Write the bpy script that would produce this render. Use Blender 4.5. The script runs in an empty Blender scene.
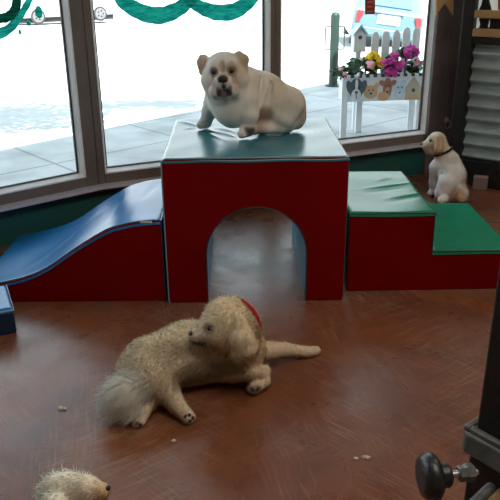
import bpy, bmesh, math, random
import numpy as np
from mathutils import Vector, Matrix
random.seed(5)
RNG = np.random.default_rng(11)
SC = bpy.context.scene
COL = SC.collection
R = math.radians
PI = math.pi
SKY, SUN, FILL_A, LAMP_B, EXPO = 2.7, 16., 36., 14., 0.

# ------------------------------------------------------------------ materials
def mat(name, color, rough=.5, metal=0., var=.0, vscale=8., bump=0., bscale=60., spec=.5, emis=None, coat=0., var2=None):
    m = bpy.data.materials.new(name); m.use_nodes = True
    nt = m.node_tree; b = nt.nodes['Principled BSDF']
    b.inputs['Roughness'].default_value = rough; b.inputs['Metallic'].default_value = metal
    b.inputs['Specular IOR Level'].default_value = spec
    b.inputs['Coat Weight'].default_value = coat
    b.inputs['Coat Roughness'].default_value = .25
    c = (*color, 1)
    tc = nt.nodes.new('ShaderNodeTexCoord')
    if var > 0 or var2:
        n = nt.nodes.new('ShaderNodeTexNoise'); n.inputs['Scale'].default_value = vscale; n.inputs['Detail'].default_value = 6
        r = nt.nodes.new('ShaderNodeValToRGB')
        r.color_ramp.elements[0].position = .3; r.color_ramp.elements[1].position = .7
        r.color_ramp.elements[0].color = (*[x * (1 - var) for x in color], 1)
        r.color_ramp.elements[1].color = (*(var2 or [min(1, x * (1 + var)) for x in color]), 1)
        nt.links.new(tc.outputs['Object'], n.inputs['Vector'])
        nt.links.new(n.outputs['Fac'], r.inputs['Fac']); nt.links.new(r.outputs['Color'], b.inputs['Base Color'])
    else:
        b.inputs['Base Color'].default_value = c
    if bump > 0:
        n = nt.nodes.new('ShaderNodeTexNoise'); n.inputs['Scale'].default_value = bscale; n.inputs['Detail'].default_value = 4
        bp = nt.nodes.new('ShaderNodeBump'); bp.inputs['Strength'].default_value = bump; bp.inputs['Distance'].default_value = .01
        nt.links.new(tc.outputs['Object'], n.inputs['Vector']); nt.links.new(n.outputs['Fac'], bp.inputs['Height'])
        nt.links.new(bp.outputs['Normal'], b.inputs['Normal'])
    if emis:
        b.inputs['Emission Color'].default_value = (*emis[:3], 1); b.inputs['Emission Strength'].default_value = emis[3]
    return m

def coat_mat(name, rough=.85, bump=.0, bscale=120):
    m = mat(name, (.5, .5, .5), rough, bump=bump, bscale=bscale, spec=.2)
    nt = m.node_tree; b = nt.nodes['Principled BSDF']
    a = nt.nodes.new('ShaderNodeAttribute'); a.attribute_name = 'Col'
    nt.links.new(a.outputs['Color'], b.inputs['Base Color'])
    return m

M = {}
M['red_vinyl'] = mat('red_vinyl', (.19, .0004, .0012), .5, var=.12, vscale=3, bump=.12, bscale=14, spec=.10)
M['blue_vinyl'] = mat('blue_vinyl', (.010, .20, .52), .27, var=.15, vscale=4, bump=.15, bscale=10, spec=.6)
M['teal_vinyl'] = mat('teal_vinyl', (.03, .17, .22), .24, var=.1, vscale=4, bump=.12, bscale=9, spec=.5)
M['light_blue_vinyl'] = mat('light_blue_vinyl', (.10, .42, .60), .4, var=.1, vscale=4, bump=.12, bscale=9)
M['green_vinyl'] = mat('green_vinyl', (.004, .22, .12), .27, var=.15, vscale=6, bump=.15, bscale=10, spec=.4)
M['navy_vinyl'] = mat('navy_vinyl', (.004, .022, .06), .45, var=.1, vscale=4, bump=.1, bscale=9)
M['dark_piping'] = mat('dark_piping', (.02, .05, .07), .5)
M['pale_piping'] = mat('pale_piping', (.22, .36, .42), .45)
M['tag_white'] = mat('tag_white', (.75, .75, .72), .6)
M['frame_brown'] = mat('frame_brown', (.19, .16, .14), .42, var=.15, vscale=5, bump=.05, bscale=40)
M['bead_white'] = mat('bead_white', (.92, .93, .92), .4, var=.06, vscale=10)
M['gasket'] = mat('gasket', (.012, .013, .015), .6)
M['sill'] = mat('sill', (.66, .67, .76), .4, var=.1, vscale=9)
M['black'] = mat('black', (.012, .011, .010), .5, var=.2, vscale=10)
M['knee_wall'] = mat('knee_wall', (.012, .15, .155), .6, var=.25, vscale=3, bump=.1, bscale=30, var2=(.02, .11, .08))
M['wall_paint'] = mat('wall_paint', (.42, .38, .32), .8, var=.06, vscale=2)
M['ceiling_paint'] = mat('ceiling_paint', (.55, .53, .5), .9, var=.05, vscale=2)
M['post_wood'] = mat('post_wood', (.14, .108, .108), .6, var=.25, vscale=7, bump=.25, bscale=25)
M['tan_wood'] = mat('tan_wood', (.42, .25, .11), .6, var=.2, vscale=9, bump=.1, bscale=30)
M['plaque_wood'] = mat('plaque_wood', (.66, .43, .20), .55, var=.12, vscale=12)
M['gate_black'] = mat('gate_black', (.010, .009, .009), .5, var=.2, vscale=5)
M['corrugated'] = mat('corrugated', (.42, .52, .53), .36, metal=.35, var=.25, vscale=5, bump=.1, bscale=30)
M['board_white'] = mat('board_white', (.72, .76, .72), .7, var=.06, vscale=20, emis=(.9, 1., .95, .28))  # faint emission makes the board glow, though it is no lamp
M['steel'] = mat('steel', (.55, .55, .53), .3, metal=.9, var=.1, vscale=20)
M['grey_card'] = mat('grey_card', (.26, .19, .18), .8, var=.1, vscale=10)
M['gear_black'] = mat('gear_black', (.013, .013, .014), .35, var=.3, vscale=30, bump=.15, bscale=120)
M['gear_grey'] = mat('gear_grey', (.13, .135, .13), .42, metal=.3, var=.35, vscale=25, bump=.15, bscale=90)
M['worn_brass'] = mat('worn_brass', (.30, .19, .09), .5, metal=.3, var=.3, vscale=30)
M['eye'] = mat('eye', (.012, .008, .006), .12)
M['nose_black'] = mat('nose_black', (.018, .016, .017), .35, bump=.2, bscale=200)
M['pad_dark'] = mat('pad_dark', (.035, .028, .026), .7, bump=.2, bscale=150)
M['coat_short'] = coat_mat('coat_short', .8, .12, 160)
M['coat_long'] = coat_mat('coat_long', .95, .3, 90)
def fur_mat():
    m = bpy.data.materials.new('fur'); m.use_nodes = True; nt = m.node_tree; nt.nodes.clear()
    o = nt.nodes.new('ShaderNodeOutputMaterial'); mx = nt.nodes.new('ShaderNodeMixShader'); mx.inputs[0].default_value = .25
    d = nt.nodes.new('ShaderNodeBsdfDiffuse'); t = nt.nodes.new('ShaderNodeBsdfTranslucent'); a = nt.nodes.new('ShaderNodeAttribute'); a.attribute_name = 'Col'
    for s in (d, t): nt.links.new(a.outputs['Color'], s.inputs['Color'])
    nt.links.new(d.outputs[0], mx.inputs[1]); nt.links.new(t.outputs[0], mx.inputs[2]); nt.links.new(mx.outputs[0], o.inputs[0]); return m
M['fur'] = fur_mat()
M['collar'] = mat('collar', (.012, .011, .014), .6, var=.1)
M['tuft'] = mat('tuft', (.70, .64, .52), .95, var=.1)
M['bandana'] = mat('bandana', (.50, .008, .015), .7, var=.12, vscale=30, bump=.1)
M['bollard'] = mat('bollard', (.016, .038, .028), .5, var=.1, vscale=6)
M['pipe_grey'] = mat('pipe_grey', (.07, .08, .08), .5, metal=.2, var=.1)
M['planter_white'] = mat('planter_white', (.74, .78, .80), .6, var=.05, vscale=12)
M['checker_black'] = mat('checker_black', (.04, .06, .07), .6)
M['paint_dark'] = mat('paint_dark', (.07, .11, .14), .6, var=.1)
M['paint_tan'] = mat('paint_tan', (.62, .38, .20), .6, var=.1)
M['paint_brown'] = mat('paint_brown', (.34, .16, .11), .6, var=.1)
M['paint_pale_blue'] = mat('paint_pale_blue', (.55, .68, .80), .6, var=.05)
M['paint_sand'] = mat('paint_sand', (.50, .44, .32), .6, var=.1)
M['yellow_petal'] = mat('yellow_petal', (.80, .55, .02), .6, var=.2, vscale=30)
M['magenta_petal'] = mat('magenta_petal', (.50, .035, .27), .6, var=.25, vscale=30)
M['pink_petal'] = mat('pink_petal', (.80, .38, .45), .6, var=.2, vscale=30)
M['white_petal'] = mat('white_petal', (.80, .75, .72), .6, var=.1, vscale=30)
M['foliage'] = mat('foliage', (.05, .12, .06), .6, var=.5, vscale=14)
M['bark'] = mat('bark', (.12, .09, .06), .9, var=.3, bump=.4)
M['car_blue'] = mat('car_blue', (.11, .185, .21), .3, var=.04, coat=.5)
M['car_white'] = mat('car_white', (.82, .84, .84), .3, var=.03, coat=.5)
M['car_glass'] = mat('car_glass', (.10, .17, .24), .08)
M['tail_red'] = mat('tail_red', (.30, .035, .04), .3)
M['tyre'] = mat('tyre', (.045, .04, .036), .8, var=.1)
M['wheel_rim'] = mat('wheel_rim', (.22, .21, .21), .4, metal=.4, var=.1)
M['plate'] = mat('plate', (.62, .55, .40), .5, var=.3, vscale=25)
M['sticker_red'] = mat('sticker_red', (.42, .05, .04), .5, var=.15, vscale=20)
M['sticker_print'] = mat('sticker_print', (.62, .30, .26), .5)
M['car_under'] = mat('car_under', (.03, .03, .028), .8)

def glass_mat():
    m = bpy.data.materials.new('window_glass'); m.use_nodes = True; nt = m.node_tree; nt.nodes.clear()
    o = nt.nodes.new('ShaderNodeOutputMaterial'); mx = nt.nodes.new('ShaderNodeMixShader')
    t = nt.nodes.new('ShaderNodeBsdfTransparent'); g = nt.nodes.new('ShaderNodeBsdfGlossy'); g.inputs['Roughness'].default_value = .02
    t.inputs['Color'].default_value = (.95, .98, .97, 1)
    lw = nt.nodes.new('ShaderNodeLayerWeight'); lw.inputs['Blend'].default_value = .15
    nt.links.new(lw.outputs['Fresnel'], mx.inputs[0]); nt.links.new(t.outputs[0], mx.inputs[1]); nt.links.new(g.outputs[0], mx.inputs[2])
    nt.links.new(mx.outputs[0], o.inputs[0]); return m
M['glass'] = glass_mat()

def swag_mat(name, color, dark):
    m = bpy.data.materials.new(name); m.use_nodes = True; nt = m.node_tree; nt.nodes.clear()
    o = nt.nodes.new('ShaderNodeOutputMaterial'); mx = nt.nodes.new('ShaderNodeMixShader'); mx.inputs[0].default_value = .55
    d = nt.nodes.new('ShaderNodeBsdfDiffuse'); t = nt.nodes.new('ShaderNodeBsdfTranslucent')
    tc = nt.nodes.new('ShaderNodeTexCoord'); n = nt.nodes.new('ShaderNodeTexNoise'); n.inputs['Scale'].default_value = 9; n.inputs['Distortion'].default_value = 1.5
    mp = nt.nodes.new('ShaderNodeMapping'); mp.inputs['Scale'].default_value = (1.2, 1.2, 7)
    r = nt.nodes.new('ShaderNodeValToRGB'); r.color_ramp.elements[0].position = .35; r.color_ramp.elements[1].position = .66
    r.color_ramp.elements[0].color = (*dark, 1); r.color_ramp.elements[1].color = (*color, 1)
    nt.links.new(tc.outputs['Object'], mp.inputs[0]); nt.links.new(mp.outputs[0], n.inputs['Vector']); nt.links.new(n.outputs['Fac'], r.inputs[0])
    for s in (d, t): nt.links.new(r.outputs[0], s.inputs['Color'])
    nt.links.new(d.outputs[0], mx.inputs[1]); nt.links.new(t.outputs[0], mx.inputs[2]); nt.links.new(mx.outputs[0], o.inputs[0]); return m
M['swag_teal'] = swag_mat('swag_teal', (.10, .78, .70), (.01, .46, .42))
M['swag_dark'] = swag_mat('swag_dark', (.03, .30, .23), (.01, .12, .10))

def floor_mat():
    m = mat('stained_concrete', (.2, .1, .06), .4); nt = m.node_tree; b = nt.nodes['Principled BSDF']
    tc = [n for n in nt.nodes if n.type == 'TEX_COORD'][0]
    def noise(scale, detail=6, dist=0., vec=None, rough=.6):
        n = nt.nodes.new('ShaderNodeTexNoise'); n.inputs['Scale'].default_value = scale; n.inputs['Detail'].default_value = detail
        n.inputs['Distortion'].default_value = dist; n.inputs['Roughness'].default_value = rough
        nt.links.new(vec or tc.outputs['Object'], n.inputs['Vector']); return n
    def ramp(fac, stops):
        r = nt.nodes.new('ShaderNodeValToRGB'); e = r.color_ramp.elements
        while len(e) < len(stops): e.new(.5)
        for q, (p, c) in zip(e, stops): q.position = p; q.color = (*c, 1)
        nt.links.new(fac, r.inputs[0]); return r
    def mix(fac, a, c, mode='MIX'):
        x = nt.nodes.new('ShaderNodeMix'); x.data_type = 'RGBA'; x.blend_type = mode
        if isinstance(fac, float): x.inputs[0].default_value = fac
        else: nt.links.new(fac, x.inputs[0])
        nt.links.new(a, x.inputs[6]); nt.links.new(c, x.inputs[7]); return x.outputs[2]
    base = ramp(noise(1.1, 6, .8).outputs['Fac'], [(.30, (.105, .046, .037)), (.46, (.175, .058, .028)), (.60, (.215, .070, .027)), (.72, (.15, .076, .050))])
    mott = ramp(noise(9, 9, .6, rough=.75).outputs['Fac'], [(.3, (.60, .58, .56)), (.5, (1, 1, 1)), (.72, (1.3, 1.28, 1.25))])
    c1 = mix(.75, base.outputs[0], mott.outputs[0], 'MULTIPLY')
    # trowel scratches: short arcs in several directions, strong only in patches
    wob = noise(2.6, 2)
    outs = []
    for ang, seed in ((.75, 1.), (-.62, 4.), (1.35, 9.)):
        wm = nt.nodes.new('ShaderNodeVectorMath'); wm.operation = 'MULTIPLY_ADD'; wm.inputs[1].default_value = (.05, .05, 0); nt.links.new(wob.outputs['Color'], wm.inputs[0]); nt.links.new(tc.outputs['Object'], wm.inputs[2])
        rot = nt.nodes.new('ShaderNodeMapping'); rot.inputs['Rotation'].default_value = (0, 0, ang); rot.inputs['Location'].default_value = (seed, seed, 0)
        nt.links.new(wm.outputs[0], rot.inputs[0])
        mp = nt.nodes.new('ShaderNodeMapping'); mp.inputs['Scale'].default_value = (5, 75, 1); nt.links.new(rot.outputs[0], mp.inputs[0])
        n = noise(1.3, 3, .3, mp.outputs[0], .6)
        s_ = ramp(n.outputs['Fac'], [(.50, (0, 0, 0)), (.70, (1, 1, 1))])
        pn = nt.nodes.new('ShaderNodeTexNoise'); pn.inputs['Scale'].default_value = 2.4; pn.inputs['Detail'].default_value = 3; nt.links.new(rot.outputs[0], pn.inputs['Vector'])
        pch = ramp(pn.outputs['Fac'], [(.46, (.03, .03, .03)), (.64, (.8, .8, .8))])
        outs.append(mix(1.0, s_.outputs[0], pch.outputs[0], 'MULTIPLY'))
    pale = ramp(noise(3, 3).outputs['Fac'], [(.0, (.32, .20, .145)), (1., (.30, .175, .105))])
    c2 = mix(outs[0], c1, pale.outputs[0]); c2 = mix(outs[1], c2, pale.outputs[0]); c3 = mix(outs[2], c2, pale.outputs[0])
    nt.links.new(c3, b.inputs['Base Color'])
    rr = ramp(noise(5, 6, .5).outputs['Fac'], [(.3, (.22, .22, .22)), (.7, (.40, .40, .40))])
    nt.links.new(rr.outputs[0], b.inputs['Roughness'])
    bp = nt.nodes.new('ShaderNodeBump'); bp.inputs['Strength'].default_value = .12; bp.inputs['Distance'].default_value = .01
    nt.links.new(outs[0], bp.inputs['Height']); nt.links.new(bp.outputs[0], b.inputs['Normal'])
    b.inputs['Specular IOR Level'].default_value = .5
    return m
M['floor'] = floor_mat()

def paving_mat():
    m = mat('sidewalk_paving', (.4, .4, .4), .9); nt = m.node_tree; b = nt.nodes['Principled BSDF']
    tc = [n for n in nt.nodes if n.type == 'TEX_COORD'][0]
    mp = nt.nodes.new('ShaderNodeMapping'); mp.inputs['Rotation'].default_value = (0, 0, R(-42))
    nt.links.new(tc.outputs['Object'], mp.inputs[0])
    br = nt.nodes.new('ShaderNodeTexBrick'); br.offset = 0.; br.inputs['Scale'].default_value = 1.
    br.inputs['Brick Width'].default_value = 1.25; br.inputs['Row Height'].default_value = .85; br.inputs['Mortar Size'].default_value = .012
    br.inputs['Color1'].default_value = (.42, .43, .43, 1); br.inputs['Color2'].default_value = (.46, .47, .47, 1); br.inputs['Mortar'].default_value = (.26, .26, .25, 1)
    nt.links.new(mp.outputs[0], br.inputs['Vector'])
    n = nt.nodes.new('ShaderNodeTexNoise'); n.inputs['Scale'].default_value = 2.5; n.inputs['Detail'].default_value = 8; nt.links.new(tc.outputs['Object'], n.inputs['Vector'])
    r = nt.nodes.new('ShaderNodeValToRGB'); r.color_ramp.elements[0].position = .32; r.color_ramp.elements[0].color = (.72, .72, .72, 1); r.color_ramp.elements[1].position = .6; r.color_ramp.elements[1].color = (1.05, 1.05, 1.05, 1)
    nt.links.new(n.outputs['Fac'], r.inputs[0])
    x = nt.nodes.new('ShaderNodeMix'); x.data_type = 'RGBA'; x.blend_type = 'MULTIPLY'; x.inputs[0].default_value = 1
    nt.links.new(br.outputs[0], x.inputs[6]); nt.links.new(r.outputs[0], x.inputs[7]); nt.links.new(x.outputs[2], b.inputs['Base Color'])
    return m
M['paving'] = paving_mat()
M['asphalt'] = mat('pale_asphalt', (.42, .42, .41), .95, var=.08, vscale=3)

# ------------------------------------------------------------------ mesh builder
class MB:
    def __init__(s): s.v = []; s.f = []; s.mi = []; s.mats = []
    def mid(s, m):
        if m is None: return 0
        if m not in s.mats: s.mats.append(m)
        return s.mats.index(m)
    def add(s, vs, fs, m=None, T=None):
        o = len(s.v); k = s.mid(m)
        s.v += [tuple(T @ Vector(v)) if T else tuple(v) for v in vs]
        s.f += [tuple(i + o for i in f) for f in fs]; s.mi += [k] * len(fs); return s
    def box(s, a, b, m=None, T=None):
        x0, y0, z0 = a; x1, y1, z1 = b
        vs = [(x, y, z) for z in (z0, z1) for y in (y0, y1) for x in (x0, x1)]
        return s.add(vs, [(0, 2, 3, 1), (4, 5, 7, 6), (0, 1, 5, 4), (2, 6, 7, 3), (0, 4, 6, 2), (1, 3, 7, 5)], m, T)
    def prism(s, prof, y0, y1, m=None, T=None, caps=True, sides=True):
        """profile in x,z extruded along y"""
        n = len(prof); vs = [(x, y0, z) for x, z in prof] + [(x, y1, z) for x, z in prof]; fs = []
        if sides: fs += [(i, (i + 1) % n, (i + 1) % n + n, i + n) for i in range(n)]
        if caps: fs += [tuple(range(n)), tuple(range(2 * n - 1, n - 1, -1))]
        return s.add(vs, fs, m, T)
    def slab(s, poly, z0, z1, m=None, T=None):
        n = len(poly); vs = [(x, y, z0) for x, y in poly] + [(x, y, z1) for x, y in poly]
        fs = [(i, (i + 1) % n, (i + 1) % n + n, i + n) for i in range(n)] + [tuple(range(n - 1, -1, -1)), tuple(range(n, 2 * n))]
        return s.add(vs, fs, m, T)
    def tube(s, pts, r, seg=10, m=None, T=None, closed=False):
        pts = [Vector(p) for p in pts]; n = len(pts); rr = r if isinstance(r, (list, tuple)) else [r] * n
        vs = []; fs = []; up = None
        for i, p in enumerate(pts):
            if closed: t = pts[(i + 1) % n] - pts[i - 1]
            else: t = pts[min(i + 1, n - 1)] - pts[max(i - 1, 0)]
            t.normalize()
            if up is None: up = t.orthogonal().normalized()
            up = (up - t * up.dot(t)).normalized(); w = t.cross(up)
            vs += [tuple(p + (up * math.cos(a) + w * math.sin(a)) * rr[i]) for a in [2 * PI * k / seg for k in range(seg)]]
        for i in range(n if closed else n - 1):
            j = (i + 1) % n
            fs += [(i * seg + k, i * seg + (k + 1) % seg, j * seg + (k + 1) % seg, j * seg + k) for k in range(seg)]
        if not closed: fs += [tuple(range(seg - 1, -1, -1)), tuple(range((n - 1) * seg, n * seg))]
        return s.add(vs, fs, m, T)
    def cyl(s, a, b, r0, r1=None, seg=24, m=None, T=None): return s.tube([a, b], [r0, r0 if r1 is None else r1], seg, m, T)
    def lathe(s, prof, a, d, seg=32, m=None, T=None):
        """profile [(radius, along)] turned about the axis through a along d"""
        d = Vector(d).normalized(); u = d.orthogonal().normalized(); w = d.cross(u); a = Vector(a); n = len(prof)
        vs = [tuple(a + d * h + (u * math.cos(2 * PI * k / seg) + w * math.sin(2 * PI * k / seg)) * r) for r, h in prof for k in range(seg)]
        fs = [(i * seg + k, i * seg + (k + 1) % seg, (i + 1) * seg + (k + 1) % seg, (i + 1) * seg + k) for i in range(n - 1) for k in range(seg)]
        fs += [tuple(range(seg - 1, -1, -1)), tuple(range((n - 1) * seg, n * seg))]
        return s.add(vs, fs, m, T)
    def ell(s, c, r, m=None, T=None, seg=16, rings=10):
        c = Vector(c); vs = [(c.x, c.y, c.z + r[2])]; fs = []
        for i in range(1, rings):
            t = PI * i / rings
            vs += [(c.x + r[0] * math.sin(t) * math.cos(2 * PI * k / seg), c.y + r[1] * math.sin(t) * math.sin(2 * PI * k / seg), c.z + r[2] * math.cos(t)) for k in range(seg)]
        vs.append((c.x, c.y, c.z - r[2])); e = len(vs) - 1
        fs += [(0, 1 + k, 1 + (k + 1) % seg) for k in range(seg)]
        for i in range(rings - 2):
            o = 1 + i * seg
            fs += [(o + k, o + seg + k, o + seg + (k + 1) % seg, o + (k + 1) % seg) for k in range(seg)]
        o = 1 + (rings - 2) * seg
        fs += [(e, o + (k + 1) % seg, o + k) for k in range(seg)]
        return s.add(vs, fs, m, T)
    def build(s, name, m=None, parent=None, bevel=0., bseg=2, smooth=True, angle=38, recalc=True):
        me = bpy.data.meshes.new(name); me.from_pydata(s.v, [], s.f)
        mats = s.mats if s.mats else [m]
        if s.mats and m is not None: mats = s.mats
        for q in mats: me.materials.append(q)
        if s.mats: me.polygons.foreach_set('material_index', s.mi)
        if recalc:
            bm = bmesh.new(); bm.from_mesh(me); bmesh.ops.recalc_face_normals(bm, faces=bm.faces); bm.to_mesh(me); bm.free()
        if smooth:
            me.polygons.foreach_set('use_smooth', [True] * len(me.polygons)); me.set_sharp_from_angle(angle=R(angle))
        me.update()
        o = bpy.data.objects.new(name, me); link(o, parent)
        if bevel > 0:
            b = o.modifiers.new('bevel', 'BEVEL'); b.width = bevel; b.segments = bseg; b.limit_method = 'ANGLE'; b.angle_limit = R(35); b.harden_normals = False
        return o

def link(o, parent=None):
    COL.objects.link(o)
    if parent is not None:
        o.parent = parent; o.matrix_parent_inverse = PM[parent.name].inverted()
    PM[o.name] = Matrix.Translation(o.location)
PM = {}
def thing(name, label, cat, loc=(0, 0, 0), group=None):
    o = bpy.data.objects.new(name, None); o.location = loc; o.empty_display_size = .05; COL.objects.link(o)
    PM[o.name] = Matrix.Translation(Vector(loc)); return tag(o, label, cat, group)
def tag(o, label, cat, group=None):
    o['label'] = label; o['category'] = cat
    if group: o['group'] = group
    return o
def struct(o): o['kind'] = 'structure'; return o

# ------------------------------------------------------------------ implicit bodies (one continuous surface)
def rotm(ax):
    """rows are the local axes"""
    return np.array(ax, float)
def c_(a, b=None, k=.03, col=None): return ('c', np.array(a, float), np.array(b if b is not None else a, float), k, col)
def e_(c, r, k=.03, col=None, ax=None): return ('e', np.array(c, float), np.array(r, float), k, col, np.eye(3) if ax is None else np.array(ax, float))
def sub(p, k=.01): return ('sub', p, k)
def pd(p, X):
    if p[0] == 'c':
        a, b = p[1][:3], p[2][:3]; ra, rb = p[1][3], p[2][3]; ba = b - a; L = float(ba @ ba)
        q = X - a.astype(np.float32)
        if L < 1e-10: return np.sqrt((q * q).sum(-1)) - ra
        h = np.clip((q @ ba.astype(np.float32)) / L, 0, 1)
        d = q - h[..., None] * ba.astype(np.float32)
        return np.sqrt((d * d).sum(-1)) - (ra + (rb - ra) * h)
    q = (X - p[1].astype(np.float32)) @ p[5].T.astype(np.float32); r = p[2].astype(np.float32)
    k0 = np.sqrt(((q / r) ** 2).sum(-1)); k1 = np.sqrt(((q / (r * r)) ** 2).sum(-1)) + 1e-9
    return k0 * (k0 - 1) / k1
def sdf(prims, X):
    D = None
    for p in prims:
        if p[0] == 'sub':
            d = -pd(p[1], X); k = p[2]; h = np.maximum(k - np.abs(D - d), 0) / k; D = np.maximum(D, d) + h * h * k * .25; continue
        d = pd(p, X)
        if D is None: D = d
        else: k = p[3]; h = np.maximum(k - np.abs(D - d), 0) / k; D = np.minimum(D, d) - h * h * k * .25
    return D
def snap(prims, p, d, back=.3):
    """first point of the surface along direction d, starting behind p"""
    p = np.array(p, float); d = np.array(d, float); d /= np.linalg.norm(d); q = p - d * back
    for i in range(200):
        s = float(sdf(prims, q[None].astype(np.float32))[0])
        if s < .0004: break
        q = q + d * s * .7
    e = 1e-3; n = np.array([float(sdf(prims, (q + e * np.eye(3)[i])[None].astype(np.float32))[0]) - float(sdf(prims, (q - e * np.eye(3)[i])[None].astype(np.float32))[0]) for i in range(3)])
    return q, n / np.linalg.norm(n)
def nets(prims, h):
    lo = np.full(3, 9e9); hi = -lo
    for p in prims:
        if p[0] == 'c':
            for q in (p[1], p[2]): lo = np.minimum(lo, q[:3] - q[3]); hi = np.maximum(hi, q[:3] + q[3])
        elif p[0] == 'e': r = p[2].max(); lo = np.minimum(lo, p[1] - r); hi = np.maximum(hi, p[1] + r)
    lo -= 4 * h; hi += 4 * h; n = np.ceil((hi - lo) / h).astype(int)
    gx = [lo[i] + h * np.arange(n[i]) for i in range(3)]
    V = np.empty(n, np.float32)
    for i in range(n[0]):
        X = np.stack(np.meshgrid([gx[0][i]], gx[1], gx[2], indexing='ij'), -1)[0].astype(np.float32)
        V[i] = sdf(prims, X)
    I = V < 0; c = np.stack([I[a:n[0] - 1 + a, b:n[1] - 1 + b, d:n[2] - 1 + d] for a in (0, 1) for b in (0, 1) for d in (0, 1)])
    mx = c.any(0) & ~c.all(0); idx = np.full(mx.shape, -1); cells = np.argwhere(mx); idx[mx] = np.arange(len(cells))
    acc = np.zeros((len(cells), 3)); cnt = np.zeros(len(cells))
    cr = [(a, b, d) for a in (0, 1) for b in (0, 1) for d in (0, 1)]
    for i, A in enumerate(cr):
        for B in cr[i + 1:]:
            if sum(abs(A[t] - B[t]) for t in range(3)) != 1: continue
            va = V[tuple((cells + A).T)]; vb = V[tuple((cells + B).T)]; m = (va < 0) != (vb < 0)
            t = np.where(m, va / np.where(m, va - vb, 1), 0)[:, None]
            acc += np.where(m[:, None], np.array(A) + t * (np.array(B) - np.array(A)), 0); cnt += m
    P = lo + h * (cells + acc / cnt[:, None]); F = []
    for ax in range(3):
        b, d = [(1, 2), (2, 0), (0, 1)][ax]
        sl0 = [slice(None)] * 3; sl1 = [slice(None)] * 3; sl0[ax] = slice(0, -1); sl1[ax] = slice(1, None)
        ch = I[tuple(sl0)] != I[tuple(sl1)]; E = np.argwhere(ch); E = E[(E[:, b] > 0) & (E[:, d] > 0) & (E[:, b] < n[b] - 1) & (E[:, d] < n[d] - 1)]
        ub = np.zeros(3, int); ub[b] = 1; ud = np.zeros(3, int); ud[d] = 1
        q = np.stack([idx[tuple((E - ub - ud).T)], idx[tuple((E - ud).T)], idx[tuple(E.T)], idx[tuple((E - ub).T)]], 1)
        fl = ~I[tuple(E.T)]; q[fl] = q[fl][:, ::-1]; F.append(q)
    return P, np.concatenate(F)
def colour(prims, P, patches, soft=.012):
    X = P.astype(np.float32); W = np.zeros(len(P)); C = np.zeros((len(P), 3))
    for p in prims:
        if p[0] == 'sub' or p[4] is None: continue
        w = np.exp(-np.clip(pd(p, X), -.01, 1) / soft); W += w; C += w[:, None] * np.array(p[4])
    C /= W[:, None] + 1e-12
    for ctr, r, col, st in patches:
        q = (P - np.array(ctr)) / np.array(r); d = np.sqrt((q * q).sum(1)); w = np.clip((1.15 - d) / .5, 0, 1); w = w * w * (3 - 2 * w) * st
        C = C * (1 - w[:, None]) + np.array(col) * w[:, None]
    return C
def vnormals(P, F):
    n = np.zeros_like(P); fn = np.cross(P[F[:, 2]] - P[F[:, 0]], P[F[:, 3]] - P[F[:, 1]])
    for i in range(4): np.add.at(n, F[:, i], fn)
    return n / (np.linalg.norm(n, axis=1)[:, None] + 1e-12)
def set_col(me, C):
    a = me.color_attributes.new('Col', 'FLOAT_COLOR', 'POINT'); a.data.foreach_set('color', np.concatenate([np.clip(C, 0, 1), np.ones((len(C), 1))], 1).astype(np.float32).ravel())
def body(name, prims, h, patches, m, parent, mottle=.08):
    P, F = nets(prims, h); C = colour(prims, P, patches)
    C = C * (1 + mottle * RNG.standard_normal((len(C), 1)))
    me = bpy.data.meshes.new(name); me.from_pydata(P.tolist(), [], F.tolist()); me.materials.append(m)
    me.polygons.foreach_set('use_smooth', [True] * len(me.polygons)); set_col(me, C); me.update()
    o = bpy.data.objects.new(name, me); link(o, parent)
    return o, P, F, C
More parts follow.
